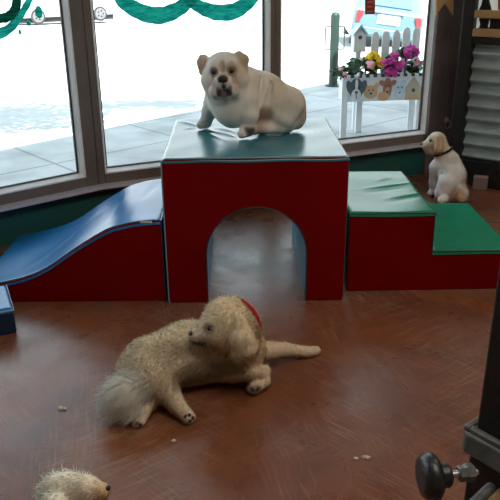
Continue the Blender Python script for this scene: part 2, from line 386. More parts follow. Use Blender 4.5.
def fur(name, P, F, C, n, length, comb, width, parent, lift=.6, jit=.35, curl=.0, mask=None):
    N = vnormals(P, F); ar = np.linalg.norm(np.cross(P[F[:, 2]] - P[F[:, 0]], P[F[:, 3]] - P[F[:, 1]]), axis=1)
    ctr = P[F].mean(1)
    if mask is not None: ar = ar * mask(ctr)
    pick = RNG.choice(len(F), n, p=ar / ar.sum()); uv = RNG.random((n, 2)); q = F[pick]
    w = np.stack([(1 - uv[:, 0]) * (1 - uv[:, 1]), uv[:, 0] * (1 - uv[:, 1]), uv[:, 0] * uv[:, 1], (1 - uv[:, 0]) * uv[:, 1]], 1)[..., None]
    p = (P[q] * w).sum(1); nn = (N[q] * w).sum(1); cc = (C[q] * w).sum(1); nn /= np.linalg.norm(nn, axis=1)[:, None]
    L = length(p) * (.7 + .6 * RNG.random(n)); cm = comb(p, nn)
    d = lift * nn + cm + jit * RNG.standard_normal((n, 3)); d /= np.linalg.norm(d, axis=1)[:, None]
    sag = cm * .5 - np.array([0, 0, .25]) + curl * RNG.standard_normal((n, 3))
    p1 = p + d * (L * .5)[:, None]; p2 = p1 + (d + sag * .7) * (L * .5)[:, None]
    p2[:, 2] = np.maximum(p2[:, 2], .002); p1[:, 2] = np.maximum(p1[:, 2], .002)
    sd = np.cross(d, nn + .3 * RNG.standard_normal((n, 3))); sd /= np.linalg.norm(sd, axis=1)[:, None] + 1e-9
    flip = (np.cross(2 * sd, p1 - p) * nn).sum(1) < 0; sd[flip] *= -1
    ww = width * (.7 + .6 * RNG.random(n))[:, None]
    Vv = np.stack([p - nn * .002 - sd * ww, p - nn * .002 + sd * ww, p1 - sd * ww * .8, p1 + sd * ww * .8, p2], 1).reshape(-1, 3)
    b = 5 * np.arange(n)[:, None]
    faces = (b + np.array([[0, 1, 3, 2]])).tolist() + (b + np.array([[2, 3, 4]])).tolist()
    me = bpy.data.meshes.new(name); me.from_pydata(Vv.tolist(), [], faces); me.materials.append(M['fur'])
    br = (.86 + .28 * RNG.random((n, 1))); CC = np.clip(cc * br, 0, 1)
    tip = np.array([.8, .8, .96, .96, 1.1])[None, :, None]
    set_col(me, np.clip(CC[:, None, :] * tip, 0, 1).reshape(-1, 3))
    me.polygons.foreach_set('use_smooth', [True] * len(me.polygons)); me.update()
    nm = nn + .35 * d; nm /= np.linalg.norm(nm, axis=1)[:, None]
    me.normals_split_custom_set_from_vertices(np.repeat(nm, 5, 0).tolist())
    o = bpy.data.objects.new(name, me); link(o, parent); return o
def bead(name, prims, p, d, r, m, parent, sink=.3, squash=1., back=.3):
    q, n = snap(prims, p, d, back); b = MB(); c = q - n * r * sink
    T = Matrix.Translation(Vector(c)) @ Vector(n).to_track_quat('Z', 'Y').to_matrix().to_4x4()
    b.ell((0, 0, 0), (r, r * squash, r), T=T, seg=14, rings=8); return b.build(name, m, parent)
# ------------------------------------------------------------------ the room
C0 = Vector((-.847, 3.805, 0))
def wall_frame(origin, ang, inward):
    e = Vector((math.cos(R(ang)), math.sin(R(ang)), 0)); n = Vector(inward).normalized()
    return Matrix(((e.x, n.x, 0, origin.x), (e.y, n.y, 0, origin.y), (0, 0, 1, origin.z), (0, 0, 0, 1)))
T2 = wall_frame(C0, 24.5, (math.sin(R(24.5)), -math.cos(R(24.5)), 0))
T1 = wall_frame(C0, 219.5, (math.sin(R(39.5)), -math.cos(R(39.5)), 0))
E1 = T1 @ Vector((3.18, 0, 0)); E2 = T2 @ Vector((4.0, 0, 0))
XL, XR, YB, HC = E1.x, E2.x, -2.2, 3.0
poly = [(XL, YB), (XR, YB), (E2.x, E2.y), (C0.x, C0.y), (E1.x, E1.y)]
struct(MB().slab(poly, -.08, 0).build('floor', M['floor']))
struct(MB().slab(poly, HC, HC + .05).build('ceiling', M['ceiling_paint']))
struct(MB().box((XL - .15, YB - .15, 0), (XR + .15, YB, HC)).build('wall_back', M['wall_paint']))
struct(MB().box((XL - .15, YB, 0), (XL, E1.y, HC)).build('wall_side_left', M['wall_paint']))
struct(MB().box((XR, YB, 0), (XR + .15, E2.y, HC)).build('wall_right', M['wall_paint']))
ZT = 2.3
# window wall, left panel and main panel: knee wall below, header above
for nm, T, s0, s1 in (('wall_left', T1, 0, 3.18), ('wall_front', T2, 0, 2.26)):
    b = MB(); b.box((s0, -.15, 0), (min(s1, 2.5 if T is T2 else 9), 0, .215), M['knee_wall'], T); b.box((s0, -.15, ZT), (s1, 0, HC), M['wall_paint'], T)
    struct(b.build(nm))
struct(MB().box((2.5, -.15, 0), (4.0, 0, HC), None, T2).build('wall_front_right', M['post_wood']))
# two dark boards beside the window
struct(MB().box((2.252, -.03, 0), (2.372, .03, HC), None, T2).build('trim_1', M['post_wood'], bevel=.004))
struct(MB().box((2.376, -.03, 0), (2.50, .026, HC), None, T2).build('trim_2', M['post_wood'], bevel=.004))
# sill ledges with a black under-edge
for i, (T, s0, s1) in enumerate(((T1, 0, 3.17), (T2, 0, 2.25))):
    b = MB(); b.box((s0, -.02, .206), (s1, .055, .224), M['sill'], T); b.box((s0, 0, .193), (s1, .05, .206), M['black'], T)
    struct(b.build('trim_%d' % (3 + i), bevel=.002))
# corner wedge between the two panels
w = [C0, T1 @ Vector((0, -.15, 0)), T2 @ Vector((0, -.15, 0))]
struct(MB().slab([(p.x, p.y) for p in w], 0, HC).build('trim_5', M['frame_brown']))

def ring4(b, sa, sb, za, zb, wl, wr, wb, wt, n0, n1, m, T):
    b.box((sa, n0, za), (sa + wl, n1, zb), m, T); b.box((sb - wr, n0, za), (sb, n1, zb), m, T)
    b.box((sa + wl, n0, za), (sb - wr, n1, za + wb), m, T); b.box((sa + wl, n0, zb - wt), (sb - wr, n1, zb), m, T)
def window(i, T, sa, sb, wl, wr, z0=.222, z1=ZT):
    r = bpy.data.objects.new('window_%d' % i, None); COL.objects.link(r); r['kind'] = 'structure'; PM[r.name] = Matrix()
    b = MB(); ring4(b, sa, sb, z0, z1, wl, wr, .057, .06, -.07, 0, None, T); b.build('window_frame', M['frame_brown'], r, bevel=.004)
    a, c, z, y = sa + wl, sb - wr, z0 + .057, z1 - .06
    b = MB()
    A = [(a, z), (c, z), (c, y), (a, y)]; I0 = [(a + .02, z + .02), (c - .02, z + .02), (c - .02, y - .02), (a + .02, y - .02)]; I1 = [(a + .007, z + .007), (c - .007, z + .007), (c - .007, y - .007), (a + .007, y - .007)]
    vs = [(p, -.065, q) for p, q in A] + [(p, .004, q) for p, q in A] + [(p, .004, q) for p, q in I1] + [(p, -.040, q) for p, q in I0] + [(p, -.065, q) for p, q in I0]
    b.add(vs, [(4 * g + k, 4 * g + (k + 1) % 4, 4 * ((g + 1) % 5) + (k + 1) % 4, 4 * ((g + 1) % 5) + k) for g in range(5) for k in range(4)], None, T); b.build('glazing_bead', M['bead_white'], r)
    a += .02; c -= .02; z += .02; y -= .02
    b = MB(); ring4(b, a, c, z, y, .006, .006, .006, .006, -.058, -.042, None, T); b.build('gasket', M['gasket'], r)
    b = MB(); b.box((a, -.052, z), (c, -.048, y), None, T); b.build('pane', M['glass'], r)
window(1, T1, .0, 1.58, .075, .06)
window(2, T1, 1.58, 3.16, .06, .06)
window(3, T2, .0, 1.105, .04, .032)
window(4, T2, 1.105, 2.272, .032, .012)

# small things on the dark boards
v = [(2.214,1.198), (2.35,1.195), (2.361,1.046), (2.285,1.123), (2.226,1.056)]
o = MB().prism([(a, b) for a, b in v], .03, .045, None, T2).build('wooden_plaque', M['plaque_wood'], bevel=.002)
tag(o, 'light tan wooden plaque with swallowtail lower edge on the dark boards', 'plaque')
hk = (2.403,0.3475)
t = thing('hanging_ring', 'small steel ring hanging from a hook on the dark boards', 'ring')
b = MB(); b.cyl((hk[0], .026, hk[1] + .02), (hk[0], .05, hk[1] + .02), .008, seg=12, T=T2); b.cyl((hk[0], .026, hk[1] + .02), (hk[0], .03, hk[1] + .02), .02, seg=16, T=T2); b.build('hook', M['steel'], t)
pts = [(hk[0] + .022 * math.cos(a), .046, hk[1] - .008 + .028 * math.sin(a)) for a in [2 * PI * k / 20 for k in range(20)]]
b = MB(); b.tube(pts, .0045, 8, None, T2, True); b.build('ring', M['steel'], t)

# ------------------------------------------------------------------ black gate with corrugated panel
TG = wall_frame(Vector((1.413, 4.483, 0)), -37, (-.602, -.799, 0))
gate = thing('kennel_gate', 'black framed gate with corrugated metal panel under tan slats and lettered board', 'gate', (1.413, 4.483, 0))
HG, SG = 1.9, .95
b = MB(); b.box((-.11, -.07, 0), (-.035, .01, HG), None, TG); b.box((SG - .08, -.07, 0), (SG, .01, HG), None, TG)
b.box((-.035, -.06, 0), (SG - .08, .0, .17), None, TG); b.box((-.035, -.06, .895), (SG - .08, -.0, .94), None, TG); b.box((-.035, -.06, HG - .1), (SG - .08, 0, HG), None, TG)
b.box((-.035, -.07, .17), (SG - .08, -.06, .9), None, TG)
b.build('frame', M['gate_black'], gate, bevel=.004)
vs = []; fs = []; nz = 112; zs = [.165 + (.90 - .165) * i / nz for i in range(nz + 1)]
for z in zs:
    n = -.035 + .017 * math.sin(2 * PI * (z - .17) / .081)
    vs += [(-.03, n, z), (SG - .08, n, z)]
fs = [(2 * i, 2 * i + 1, 2 * i + 3, 2 * i + 2) for i in range(nz)]
MB().add(vs, fs, None, TG).build('corrugated_panel', M['corrugated'], gate, angle=80)
MB().box((-.035, -.055, .94), (SG - .08, -.045, HG - .1), None, TG).build('backing_board', M['board_white'], gate)
for za, zb in ((.942, .988), (1.050, 1.096), (1.30, 1.346)):
    MB().box((-.035, -.028, za), (SG - .075, .012, zb), None, TG).build('slat', M['tan_wood'], gate, bevel=.003)
# dark cut-out shapes standing on the slats
def gp(p): return (p[0], p[1])
b = MB()
b.prism([gp(q) for q in ((-0.0273,1.089), (-0.0128,1.124), (-0.0083,1.164), (-0.0106,1.21), (0.0137,1.21), (0.0252,1.165), (0.039,1.126), (0.0522,1.092))], -.044, -.03, None, TG)
b.build('dark_letter', M['gate_black'], gate)
b = MB()
b.prism([gp(q) for q in ((-0.0103,1.05), (-0.0185,1.041), (-0.0107,1.026), (-0.0068,1.009), (-0.01,0.9942), (-0.0182,0.9839), (0.0448,0.9866), (0.0405,1.002), (0.044,1.034), (0.0449,1.052))], -.044, -.03, None, TG)
b.build('dark_letter', M['gate_black'], gate)
b = MB()
b.prism([gp(q) for q in ((0.0449,1.052), (0.0526,1.029), (0.053,0.9998), (0.046,0.9867), (0.2008,0.9831), (0.1927,1.045))], -.044, -.03, None, TG)
b.build('dark_letter', M['gate_black'], gate)
b = MB(); b.prism([gp(q) for q in ((0.0779,1.211), (0.0898,1.211), (0.1042,1.096), (0.0921,1.097))], -.044, -.032, None, TG); b.build('dark_letter', M['sticker_red'], gate)
P_ = (1.508,4.399,0)
o = MB().box((-.045, -.03, 0), (.045, .03, .085), None, Matrix.Translation(Vector(P_) + Vector((-.012, -.03, 0))) @ Matrix.Rotation(R(-20), 4, 'Z')).build('cardboard_box', M['grey_card'], bevel=.004)
tag(o, 'small greyish pink box on the floor against the black gate', 'box')

# ------------------------------------------------------------------ soft play blocks
def smooth_poly(pts, n=8):
    """Catmull-Rom through points"""
    out = []; p = [pts[0]] + list(pts) + [pts[-1]]
    for i in range(1, len(p) - 2):
        for k in range(n):
            t = k / n; a, b, c, d = p[i - 1], p[i], p[i + 1], p[i + 2]
            out.append(tuple(.5 * (2 * b[j] + (c[j] - a[j]) * t + (2 * a[j] - 5 * b[j] + 4 * c[j] - d[j]) * t * t + (3 * b[j] - a[j] - 3 * c[j] + d[j]) * t ** 3) for j in range(2)))
    out.append(tuple(pts[-1])); return out
def cover(name, x0, x1, y0, y1, zf, creases, m, parent, T, nx=90, ny=70, seed=0, amp=.0015, edge=.012):
    """upholstered top: a grid that rolls down at the rim, with puckers and folds"""
    xs = np.linspace(x0, x1, nx); ys = np.linspace(y0, y1, ny); X, Y = np.meshgrid(xs, ys, indexing='ij')
    Z = np.vectorize(zf)(X)
    rng = np.random.default_rng(seed)
    for i in range(14):
        kx, ky = rng.normal(0, 9, 2); Z = Z + amp * .35 * np.sin(kx * X + ky * Y + rng.random() * 6.28)
    for (ax, ay, bx, by, w, hgt) in creases:
        d = np.array([bx - ax, by - ay]); L = (d @ d) + 1e-9; t = np.clip(((X - ax) * d[0] + (Y - ay) * d[1]) / L, 0, 1)
        dd = np.sqrt((X - ax - t * d[0]) ** 2 + (Y - ay - t * d[1]) ** 2); Z = Z + hgt * np.exp(-(dd / w) ** 2) * (np.sin(PI * np.clip(t, .02, .98)) if L > 1e-6 else 1)
    er = np.minimum(np.minimum(X - x0, x1 - X), np.minimum(Y - y0, y1 - Y)); Z = Z - edge * np.clip(1 - er / (edge * 1.4), 0, 1) ** 2
    vs = np.stack([X, Y, Z], -1).reshape(-1, 3).tolist()
    fs = [(i * ny + j, (i + 1) * ny + j, (i + 1) * ny + j + 1, i * ny + j + 1) for i in range(nx - 1) for j in range(ny - 1)]
    # short skirt
    rim = [i * ny for i in range(nx)] + [(nx - 1) * ny + j for j in range(1, ny)] + [i * ny + ny - 1 for i in range(nx - 2, -1, -1)] + [j for j in range(ny - 2, 0, -1)]
    o = len(vs); vs += [(vs[i][0], vs[i][1], vs[i][2] - .006) for i in rim]; k = len(rim)
    fs += [(rim[i], o + i, o + (i + 1) % k, rim[(i + 1) % k]) for i in range(k)]
    return MB().add(vs, fs, None, T).build(name, m, parent, angle=60)

TB = Matrix.Translation((-.355, 2.748, 0)) @ Matrix.Rotation(.0168, 4, 'Z')
W, D, H = .76, .79, .645
arch = thing('arch_block', 'big red and teal padded cube with an arched tunnel, bulldog sitting on top', 'play block', (-.355, 2.748, 0))
xc, ra, zs_ = .383, .213, .222
def arc(r, n=28, flip=False):
    a = [(xc - r * math.cos(PI * k / n), zs_ + r * math.sin(PI * k / n)) for k in range(n + 1)]
    return a[::-1] if flip else a
ins = .004
def outline(r, e, top):
    return [(e + .003, 0), (e + .0, .03), (e, top - .02), (e + .006, top - .005), (e + .02, top), (W - e - .02, top), (W - e - .006, top - .005), (W - e, top - .02), (W - e, .03), (W - e - .003, 0), (xc + r, 0)] + arc(r, flip=True) + [(xc - r, 0)]
MB().prism(outline(ra, ins, H - .014), .012, D - .012, None, TB, caps=False).build('shell', M['light_blue_vinyl'], arch)
for y0, y1 in ((0, .014), (D - .014, D)):
    MB().prism(outline(ra, .001, H - .004), y0, y1, None, TB).build('side_panel', M['red_vinyl'], arch, bevel=.004, bseg=3)
sideL = MB().box((-.002, .012, .01), (.006, D - .012, H - .012), None, TB).build('outer_panel', M['teal_vinyl'], arch)
sideR = MB().box((W - .006, .012, .01), (W + .002, D - .012, H - .012), None, TB).build('outer_panel', M['teal_vinyl'], arch)
TBi = TB.inverted()
def tb(p): q = TBi @ Vector(p); return (q.x, q.y)
pa, pb, pc, pe = tb((-0.2199,3.338,0.645)), tb((-0.0135,3.14,0.645)), tb((0.1068,3.217,0.645)), tb((0.2246,3.32,0.645))
cr = [(*pa, *pa, .05, -.006), (*pb, *pb, .05, -.007), (*pc, *pc, .06, -.006), (*pe, *pe, .09, -.008)]
for a, b_, hgt in (((-0.3579,3.482,0.645), (-0.2406,3.361,0.645), .006), ((-0.3219,3.298,0.645), (-0.2282,3.316,0.645), .004), ((-0.1972,3.272,0.645), (-0.0403,3.102,0.645), .006), ((-0.1671,3.336,0.645), (-0.0505,3.203,0.645), .005), ((-0.2043,3.23,0.645), (-0.0922,3.028,0.645), .003)):
    cr.append((*tb(a), *tb(b_), .012, hgt))
cover('top_cover', -.002, W + .002, -.003, D + .003, lambda x: H, cr, M['teal_vinyl'], arch, TB, 110, 110, 3)
pf = [(x, z) for x, z in outline(ra, 0, H)]
MB().tube([(x, -.001, z) for x, z in pf[:7]], .0030, 6, None, TB).build('piping', M['pale_piping'], arch)
MB().tube([(x, -.001, z) for x, z in [(xc + ra, .002)] + arc(ra, flip=True) + [(xc - ra, .002)]], .0028, 6, None, TB).build('piping', M['dark_piping'], arch)

# wave slide
slide = thing('wave_ramp', 'low wavy padded ramp, blue on top with red sides, beside the arch block', 'play block', (-.78, 3.1, 0))
XS = -.374
crv = smooth_poly([(-1.20, .075), (-1.085, .094), (-.97, .122), (-.87, .167), (-.735, .258), (-.605, .335), (-.53, .358), (-.464, .369), (-.41, .373), (XS, .373)], 8)
zf = lambda x: float(np.interp(x, [p[0] for p in crv], [p[1] for p in crv]))
TS = Matrix.Translation((0, 2.772, 0))
side = [(-1.20, .0), (XS + .006, .0), (XS, .02)] + [(x, z - .004) for x, z in crv[::-1]]
DS = .648
MB().prism(side, .012, DS - .012, None, TS).build('foam_core', M['blue_vinyl'], slide)
for y0, y1 in ((0, .014), (DS - .014, DS)): MB().prism(side, y0, y1, None, TS).build('side_panel', M['red_vinyl'], slide, bevel=.004)
cover('top_cover', -1.203, XS + .002, -.003, DS + .003, zf, [(-1.0, .1, -.7, .55, .03, .003), (-.62, .08, -.60, .5, .02, .004), (-.5, .3, -.45, .6, .02, -.003), (-.85, .2, -.80, .45, .03, -.003)], M['blue_vinyl'], slide, TS, 120, 60, 5, .002)
MB().tube([(x, -.001, z + .001) for x, z in crv] + [(XS + .002, -.001, .35), (XS + .004, -.001, .02)], .003, 6, None, TS).build('piping', M['dark_piping'], slide)
ta = TS.inverted() @ Vector((-0.46,2.77,0.3693)); tb_ = TS.inverted() @ Vector((-0.4095,2.77,0.3723))
MB().box((ta.x, -.004, ta.z - .004), (tb_.x, -.001, ta.z + .005), None, TS).build('sewn_tag', M['tag_white'], slide)

# two-step block
steps = thing('step_block', 'red padded two-step block with green treads, beside the arch block', 'play block', (.8, 3.15, 0))
TT = Matrix.Translation((.432, 2.851, 0)) @ Matrix.Rotation(.018, 4, 'Z')
WS, XR_, Z1, Z2, DD = .74, .368, .372, .19, .66
prof = [(.0, 0), (WS, 0), (WS, Z2 - .008), (XR_ + .02, Z2 - .008), (XR_ + .006, Z2 - .004), (XR_, Z2 + .012), (XR_, Z1 - .008), (0, Z1 - .008)]
MB().prism(prof, .012, DD - .012, None, TT).build('foam_core', M['green_vinyl'], steps)
for y0, y1 in ((0, .014), (DD - .014, DD)): MB().prism(prof, y0, y1, None, TT).build('side_panel', M['red_vinyl'], steps, bevel=.004)
TTi = TT.inverted()
def tt(p): q = TTi @ Vector(p); return (q.x, q.y)
cr = []
for a, b_, hgt, w_ in (((0.5147,3.189,0.372), (0.8084,3.295,0.372), .0045, .016), ((0.592,3.034,0.372), (0.835,3.14,0.372), .0045, .016), ((0.6107,3.309,0.372), (0.7215,3.375,0.372), .003, .014), ((0.5161,3.134,0.372), (0.7683,3.221,0.372), -.0025, .018), ((0.6011,2.984,0.372), (0.8115,3.08,0.372), -.0025, .018)):
    cr.append((*tt(a), *tt(b_), w_, hgt))
cover('upper_tread', -.002, XR_ + .006, -.003, DD + .003, lambda x: Z1, cr, M['green_vinyl'], steps, TT, 80, 110, 8, .003)
cover('lower_tread', XR_ + .002, WS + .003, -.003, DD + .003, lambda x: Z2, [(.45, .1, .6, .3, .03, -.003)], M['green_vinyl'], steps, TT, 70, 90, 9, .0015)
MB().tube([(0, -.001, Z1 - .004), (XR_, -.001, Z1 - .004), (XR_ + .001, -.001, Z2 + .012), (XR_ + .012, -.001, Z2 - .003), (WS, -.001, Z2 - .003)], .003, 6, None, TT).build('piping', mat('green_piping', (.004, .06, .03), .5), steps)

# blue block at the frame's edge
nb = thing('wedge_block', 'dark blue padded block on the floor in front of the wavy ramp', 'play block', (-.94, 2.492, 0))
TN = Matrix.Translation((-.94, 2.492, 0)) @ Matrix.Rotation(R(24), 4, 'Z')
MB().box((-.5, 0, .0), (0, .255, .104), None, TN).build('foam_core', M['navy_vinyl'], nb, bevel=.008, bseg=3)
cover('top_cover', -.501, .001, -.001, .256, lambda x: .112, [], M['blue_vinyl'], nb, TN, 50, 40, 12, .0012)
MB().tube([(-.5, -.002, .104), (0.001, -.002, .104), (.001, .255, .104)], .0032, 6, None, TN).build('piping', M['pale_piping'], nb)

# ------------------------------------------------------------------ dogs
def V3(*a): return np.array(a, float)
CAMP = V3(0, 0, 1.36836)
def toward(p): d = np.array(p[:3], float) - CAMP; return d / np.linalg.norm(d)
def low(s, z=0.):
    """rest a limb sphere on the surface below it"""
    s = np.array(s, float); s[2] = max(s[2], z + s[3]); return s
def pads(prims, paw, parent, r=.006, n=4):
    """dark toe pads under the tip of a paw, facing outward"""
    paw = np.array(paw[:3]); d = toward(paw)
    right = np.cross(d, [0, 0, 1]); right /= np.linalg.norm(right); up = np.cross(right, d)
    return right, up, d

# ---- white bulldog sitting on the arch block
BT = .648
bd = thing('dog', 'white and tan bulldog sitting on top of the arch block', 'dog', (.02, 3.2, BT))
Hc = V3(*(-0.106,3.12,0.9389)); hr = V3(.997, -.02, .06); hu = V3(-.06, -.05, .997); hf = np.cross(hr, hu) * -1
hf = V3(-.03, -.99, -.06); hr = np.cross(hf, hu); hr /= np.linalg.norm(hr); hr = hr if hr[0] > 0 else -hr
hu = np.cross(hr, hf); hu = hu if hu[2] > 0 else -hu
def L(x, u, f): return Hc + hr * x + hu * u + hf * f
def LS(x, u, f, r): return np.append(L(x, u, f), r)
AX = np.stack([hr, hu, hf])
wh, tan_, pk, br_ = (.76, .725, .66), (.50, .37, .25), (.48, .32, .25), (.30, .21, .15)
bull = [e_(L(0, .014, -.005), (.082, .064, .085), .02, wh, AX)]
for s in (-1, 1):
    bull += [c_(LS(s * .036, .030, .060, .024), None, .03, wh), c_(LS(s * .058, -.035, .018, .046), LS(s * .05, -.075, .01, .042), .03, wh),
             c_(LS(s * .020, -.030, .092, .024), LS(s * .040, -.070, .078, .025), .014, wh), c_(LS(s * .040, -.070, .078, .025), LS(s * .046, -.092, .060, .017), .014, wh)]
bull += [e_(L(0, -.022, .070), (.046, .032, .036), .022, wh, AX), c_(LS(0, -.092, .068, .024), None, .02, wh),
         c_(LS(0, -.085, .0, .055), LS(0, -.12, -.03, .075), .04, wh)]
bull += [e_(L(-.096, .030, -.022), (.016, .040, .026), .012, tan_, AX), c_(LS(-.080, .056, -.02, .014), LS(-.103, .040, -.012, .012), .012, wh), c_(LS(-.103, .040, -.012, .012), LS(-.102, -.006, -.008, .008), .010, tan_),
         c_(LS(.068, .060, -.01, .018), LS(.090, .042, .004, .020), .014, tan_), c_(LS(.090, .042, .004, .020), LS(.094, -.004, .010, .010), .012, tan_)]
chest, mid, rump = V3(*(-0.0662,3.18,0.787,0.0924)), V3(*(0.0616,3.26,0.7942,0.0991)), V3(*(0.1799,3.31,0.7517,0.0893))
bull += [c_(chest, mid, .05, wh), c_(mid, rump, .05, wh), c_(LS(0, -.06, -.05, .08), chest, .05, wh), c_((-0.0202,3.2,0.8678,0.0808), (0.0618,3.27,0.8153,0.0876), .04, wh), c_((-0.0707,3.15,0.7524,0.0628), None, .035, wh)]
bull += [c_((-0.1531,3.22,0.8031,0.0501), (-0.1832,3.28,0.7326,0.035), .025, wh), c_((-0.1832,3.28,0.7326,0.035), (-0.2031,3.31,0.6748,0.0261), .015, wh), c_(low((-0.2083,3.31,0.6606,0.0247), BT), low((-0.2254,3.28,0.66,0.0207), BT), .02, wh)]
bull += [c_((0.0059,3.13,0.8043,0.0488), (0.0054,3.11,0.7462,0.0377), .025, wh), c_((0.0054,3.11,0.7462,0.0377), (-0.0018,3.11,0.6881,0.0286), .012, wh), c_(low((-0.0132,3.11,0.6701,0.0278), BT), low((-0.0309,3.08,0.6636,0.0213), BT), .02, wh)]
bull += [c_((0.1933,3.22,0.7728,0.0639), (0.1609,3.2,0.7176,0.0549), .035, wh), c_((0.2112,3.27,0.6983,0.0561), (0.1575,3.22,0.6858,0.0369), .035, wh), c_((0.1715,3.22,0.6764,0.037), low((0.1426,3.19,0.66,0.0229), BT), .02, wh), c_(low((0.1426,3.19,0.6577,0.0239), BT), low((0.087,3.17,0.658,0.0219), BT), .018, wh)]
bull += [c_((0.1074,3.24,0.6961,0.0417), (0.06,3.19,0.67,0.0252), .03, pk), c_(low((0.06,3.19,0.6677,0.0252), BT), low((0.0276,3.15,0.6745,0.0235), BT), .02, pk), c_((0.0276,3.15,0.6745,0.0226), (0.0003,3.09,0.6835,0.0187), .015, br_)]
for a, b, r in ((L(0, .085, .070), L(0, .012, .088), .006), (L(-.03, .052, .088), L(-.012, .03, .095), .0045), (L(.03, .052, .088), L(.012, .03, .095), .0045)): bull.append(sub(c_(np.append(a, r), np.append(b, r)), .012))
for s in (-1, 1):
    bull += [sub(c_(LS(s * .034, .008, .094, .005), LS(s * .062, -.045, .072, .005)), .012), sub(c_(LS(0, -.046, .120, .003), LS(s * .026, -.080, .104, .0045)), .008), sub(c_(LS(s * .036, .010, .094, .011), None), .014)]
# body folds behind the shoulder
for a, b in (((0.0602,3.18,0.8878), (0.0456,3.12,0.7926)), ((0.101,3.2,0.8667), (0.086,3.14,0.7885))): bull.append(sub(c_((*a, .006), (*b, .006)), .03))
pt = [(L(.040, .016, .08), (.030, .034, .04), tan_, .8), (L(0, .035, .085), (.016, .04, .03), (.46, .36, .27), .8), (L(-.036, .010, .08), (.022, .020, .03), (.20, .14, .10), .85), (L(.038, .010, .08), (.022, .018, .03), (.20, .14, .10), .8), (L(-.088, .03, -.01), (.02, .04, .03), (.50, .36, .26), .7), (L(-.040, -.03, .085), (.014, .03, .03), (.34, .25, .19), .6), (L(.046, -.02, .08), (.018, .04, .03), (.38, .27, .19), .75), (L(.075, .0, .03), (.03, .05, .06), (.58, .46, .33), .6),
      (L(0, -.058, .115), (.010, .022, .03), (.06, .045, .04), 1.), (L(-.02, -.078, .10), (.012, .014, .03), (.07, .05, .045), .95), (L(.018, -.080, .10), (.016, .012, .03), (.07, .05, .045), .95), (L(0, -.082, .09), (.02, .008, .03), (.09, .065, .06), .9), (L(-.045, -.065, .07), (.022, .035, .03), (.40, .27, .21), .8), (L(.05, -.06, .07), (.024, .04, .03), (.46, .32, .24), .8), (L(0, -.022, .10), (.034, .020, .03), (.17, .13, .11), .8), (L(-.026, -.062, .10), (.008, .02, .03), (.10, .07, .06), .8), (L(.028, -.062, .10), (.009, .022, .03), (.12, .08, .07), .8), (L(0, -.098, .08), (.022, .012, .03), (.55, .5, .45), .8),
      ((0.1714,3.25,0.8222), (.12, .2, .10), (.60, .50, .38), .7), ((0.2501,3.3,0.7295), (.05, .12, .09), (.42, .31, .21), .8), ((0.06,3.18,0.7408), (.06, .08, .05), (.36, .22, .15), .8), ((0.0003,3.09,0.6835), (.03, .03, .022), (.07, .045, .035), .95), ((0.0327,3.13,0.8435), (.03, .1, .09), (.62, .53, .42), .5)]  # reddish brown belly patch paints in the shade under the body
body('body', bull, .0036, pt, M['coat_short'], bd, .03)
for s in (-1, 1):
    b_ = bead('eye', bull, L(s * .038, .010, .2), -hf, .0105, M['eye'], bd, .35)
nb_ = MB(); TN_ = Matrix(((hr[0], hu[0], hf[0], 0), (hr[1], hu[1], hf[1], 0), (hr[2], hu[2], hf[2], 0), (0, 0, 0, 1)))
TN_ = Matrix.Translation(Vector(L(0, -.016, .108))) @ TN_
nb_.ell((0, 0, 0), (.024, .016, .013), T=TN_); nb_.ell((-.013, -.004, .003), (.010, .010, .009), T=TN_, seg=10, rings=6); nb_.ell((.013, -.004, .003), (.010, .010, .009), T=TN_, seg=10, rings=6); nb_.build('nose', M['nose_black'], bd)

# ---- cream doodle lying in the middle of the floor
dd = thing('dog', 'fluffy cream doodle with long ears lying on the open floor, head turned back', 'dog', (-.12, 2.08, 0))
bk, sd, hd, er, lg, tl = (.70, .58, .40), (.52, .40, .26), (.80, .66, .44), (.80, .66, .45), (.72, .58, .40), (.92, .86, .73)
dood = [c_(low((-0.3362,2.06,0.1094,0.0984)), low((-0.2121,2.13,0.1176,0.101)), .04, bk), c_(low((-0.2121,2.13,0.1176,0.101)), low((-0.0738,2.16,0.1026,0.1094)), .04, bk), c_(low((-0.3724,2.02,0.0916,0.0737)), None, .03, bk),
        c_((-0.038,2.14,0.1259,0.0838), (-0.0259,2.1,0.238,0.0574), .05, hd), c_((-0.0652,2.06,0.2618,0.0861), None, .03, hd), c_((-0.0808,2.05,0.2915,0.0624), None, .03, hd), c_((-0.0945,2.035,0.2477,0.0625), None, .03, hd),
        c_((-0.1263,2.02,0.26,0.044), (-0.1733,2.01,0.2494,0.028), .025, (.64, .55, .42)),
        c_((-0.0341,1.995,0.3091,0.0224), (-0.0282,1.975,0.2583,0.04), .010, er), c_((-0.0282,1.975,0.2583,0.04), (-0.0156,1.965,0.2292,0.0401), .010, er)]
lw, lp = low((0.0443,2.075,0.0322,0.0225)), low((0.0095,2.045,0.0259,0.0222))
dood += [c_(low((-0.0795,2.09,0.0803,0.0448)), (-0.0106,2.07,0.0701,0.024), .02, lg), c_((-0.0106,2.07,0.0701,0.024), (0.0447,2.09,0.061,0.0225), .008, lg), c_((0.0447,2.09,0.061,0.0225), lw, .006, lg), c_(lw, lp, .006, lg)]
dood += [c_(low((0.0183,2.2,0.074,0.0432)), low((0.1259,2.26,0.0482,0.0251)), .025, lg), c_(low((0.1259,2.26,0.0482,0.0251)), low((0.214,2.29,0.0148,0.0199)), .01, lg), c_(low((0.214,2.29,0.0148,0.0199)), low((0.245,2.3,0.0085,0.0181)), .008, lg)]
p1, p2 = low((-0.2008,1.885,0.02,0.0218)), low((-0.3561,1.87,0.0191,0.0192))
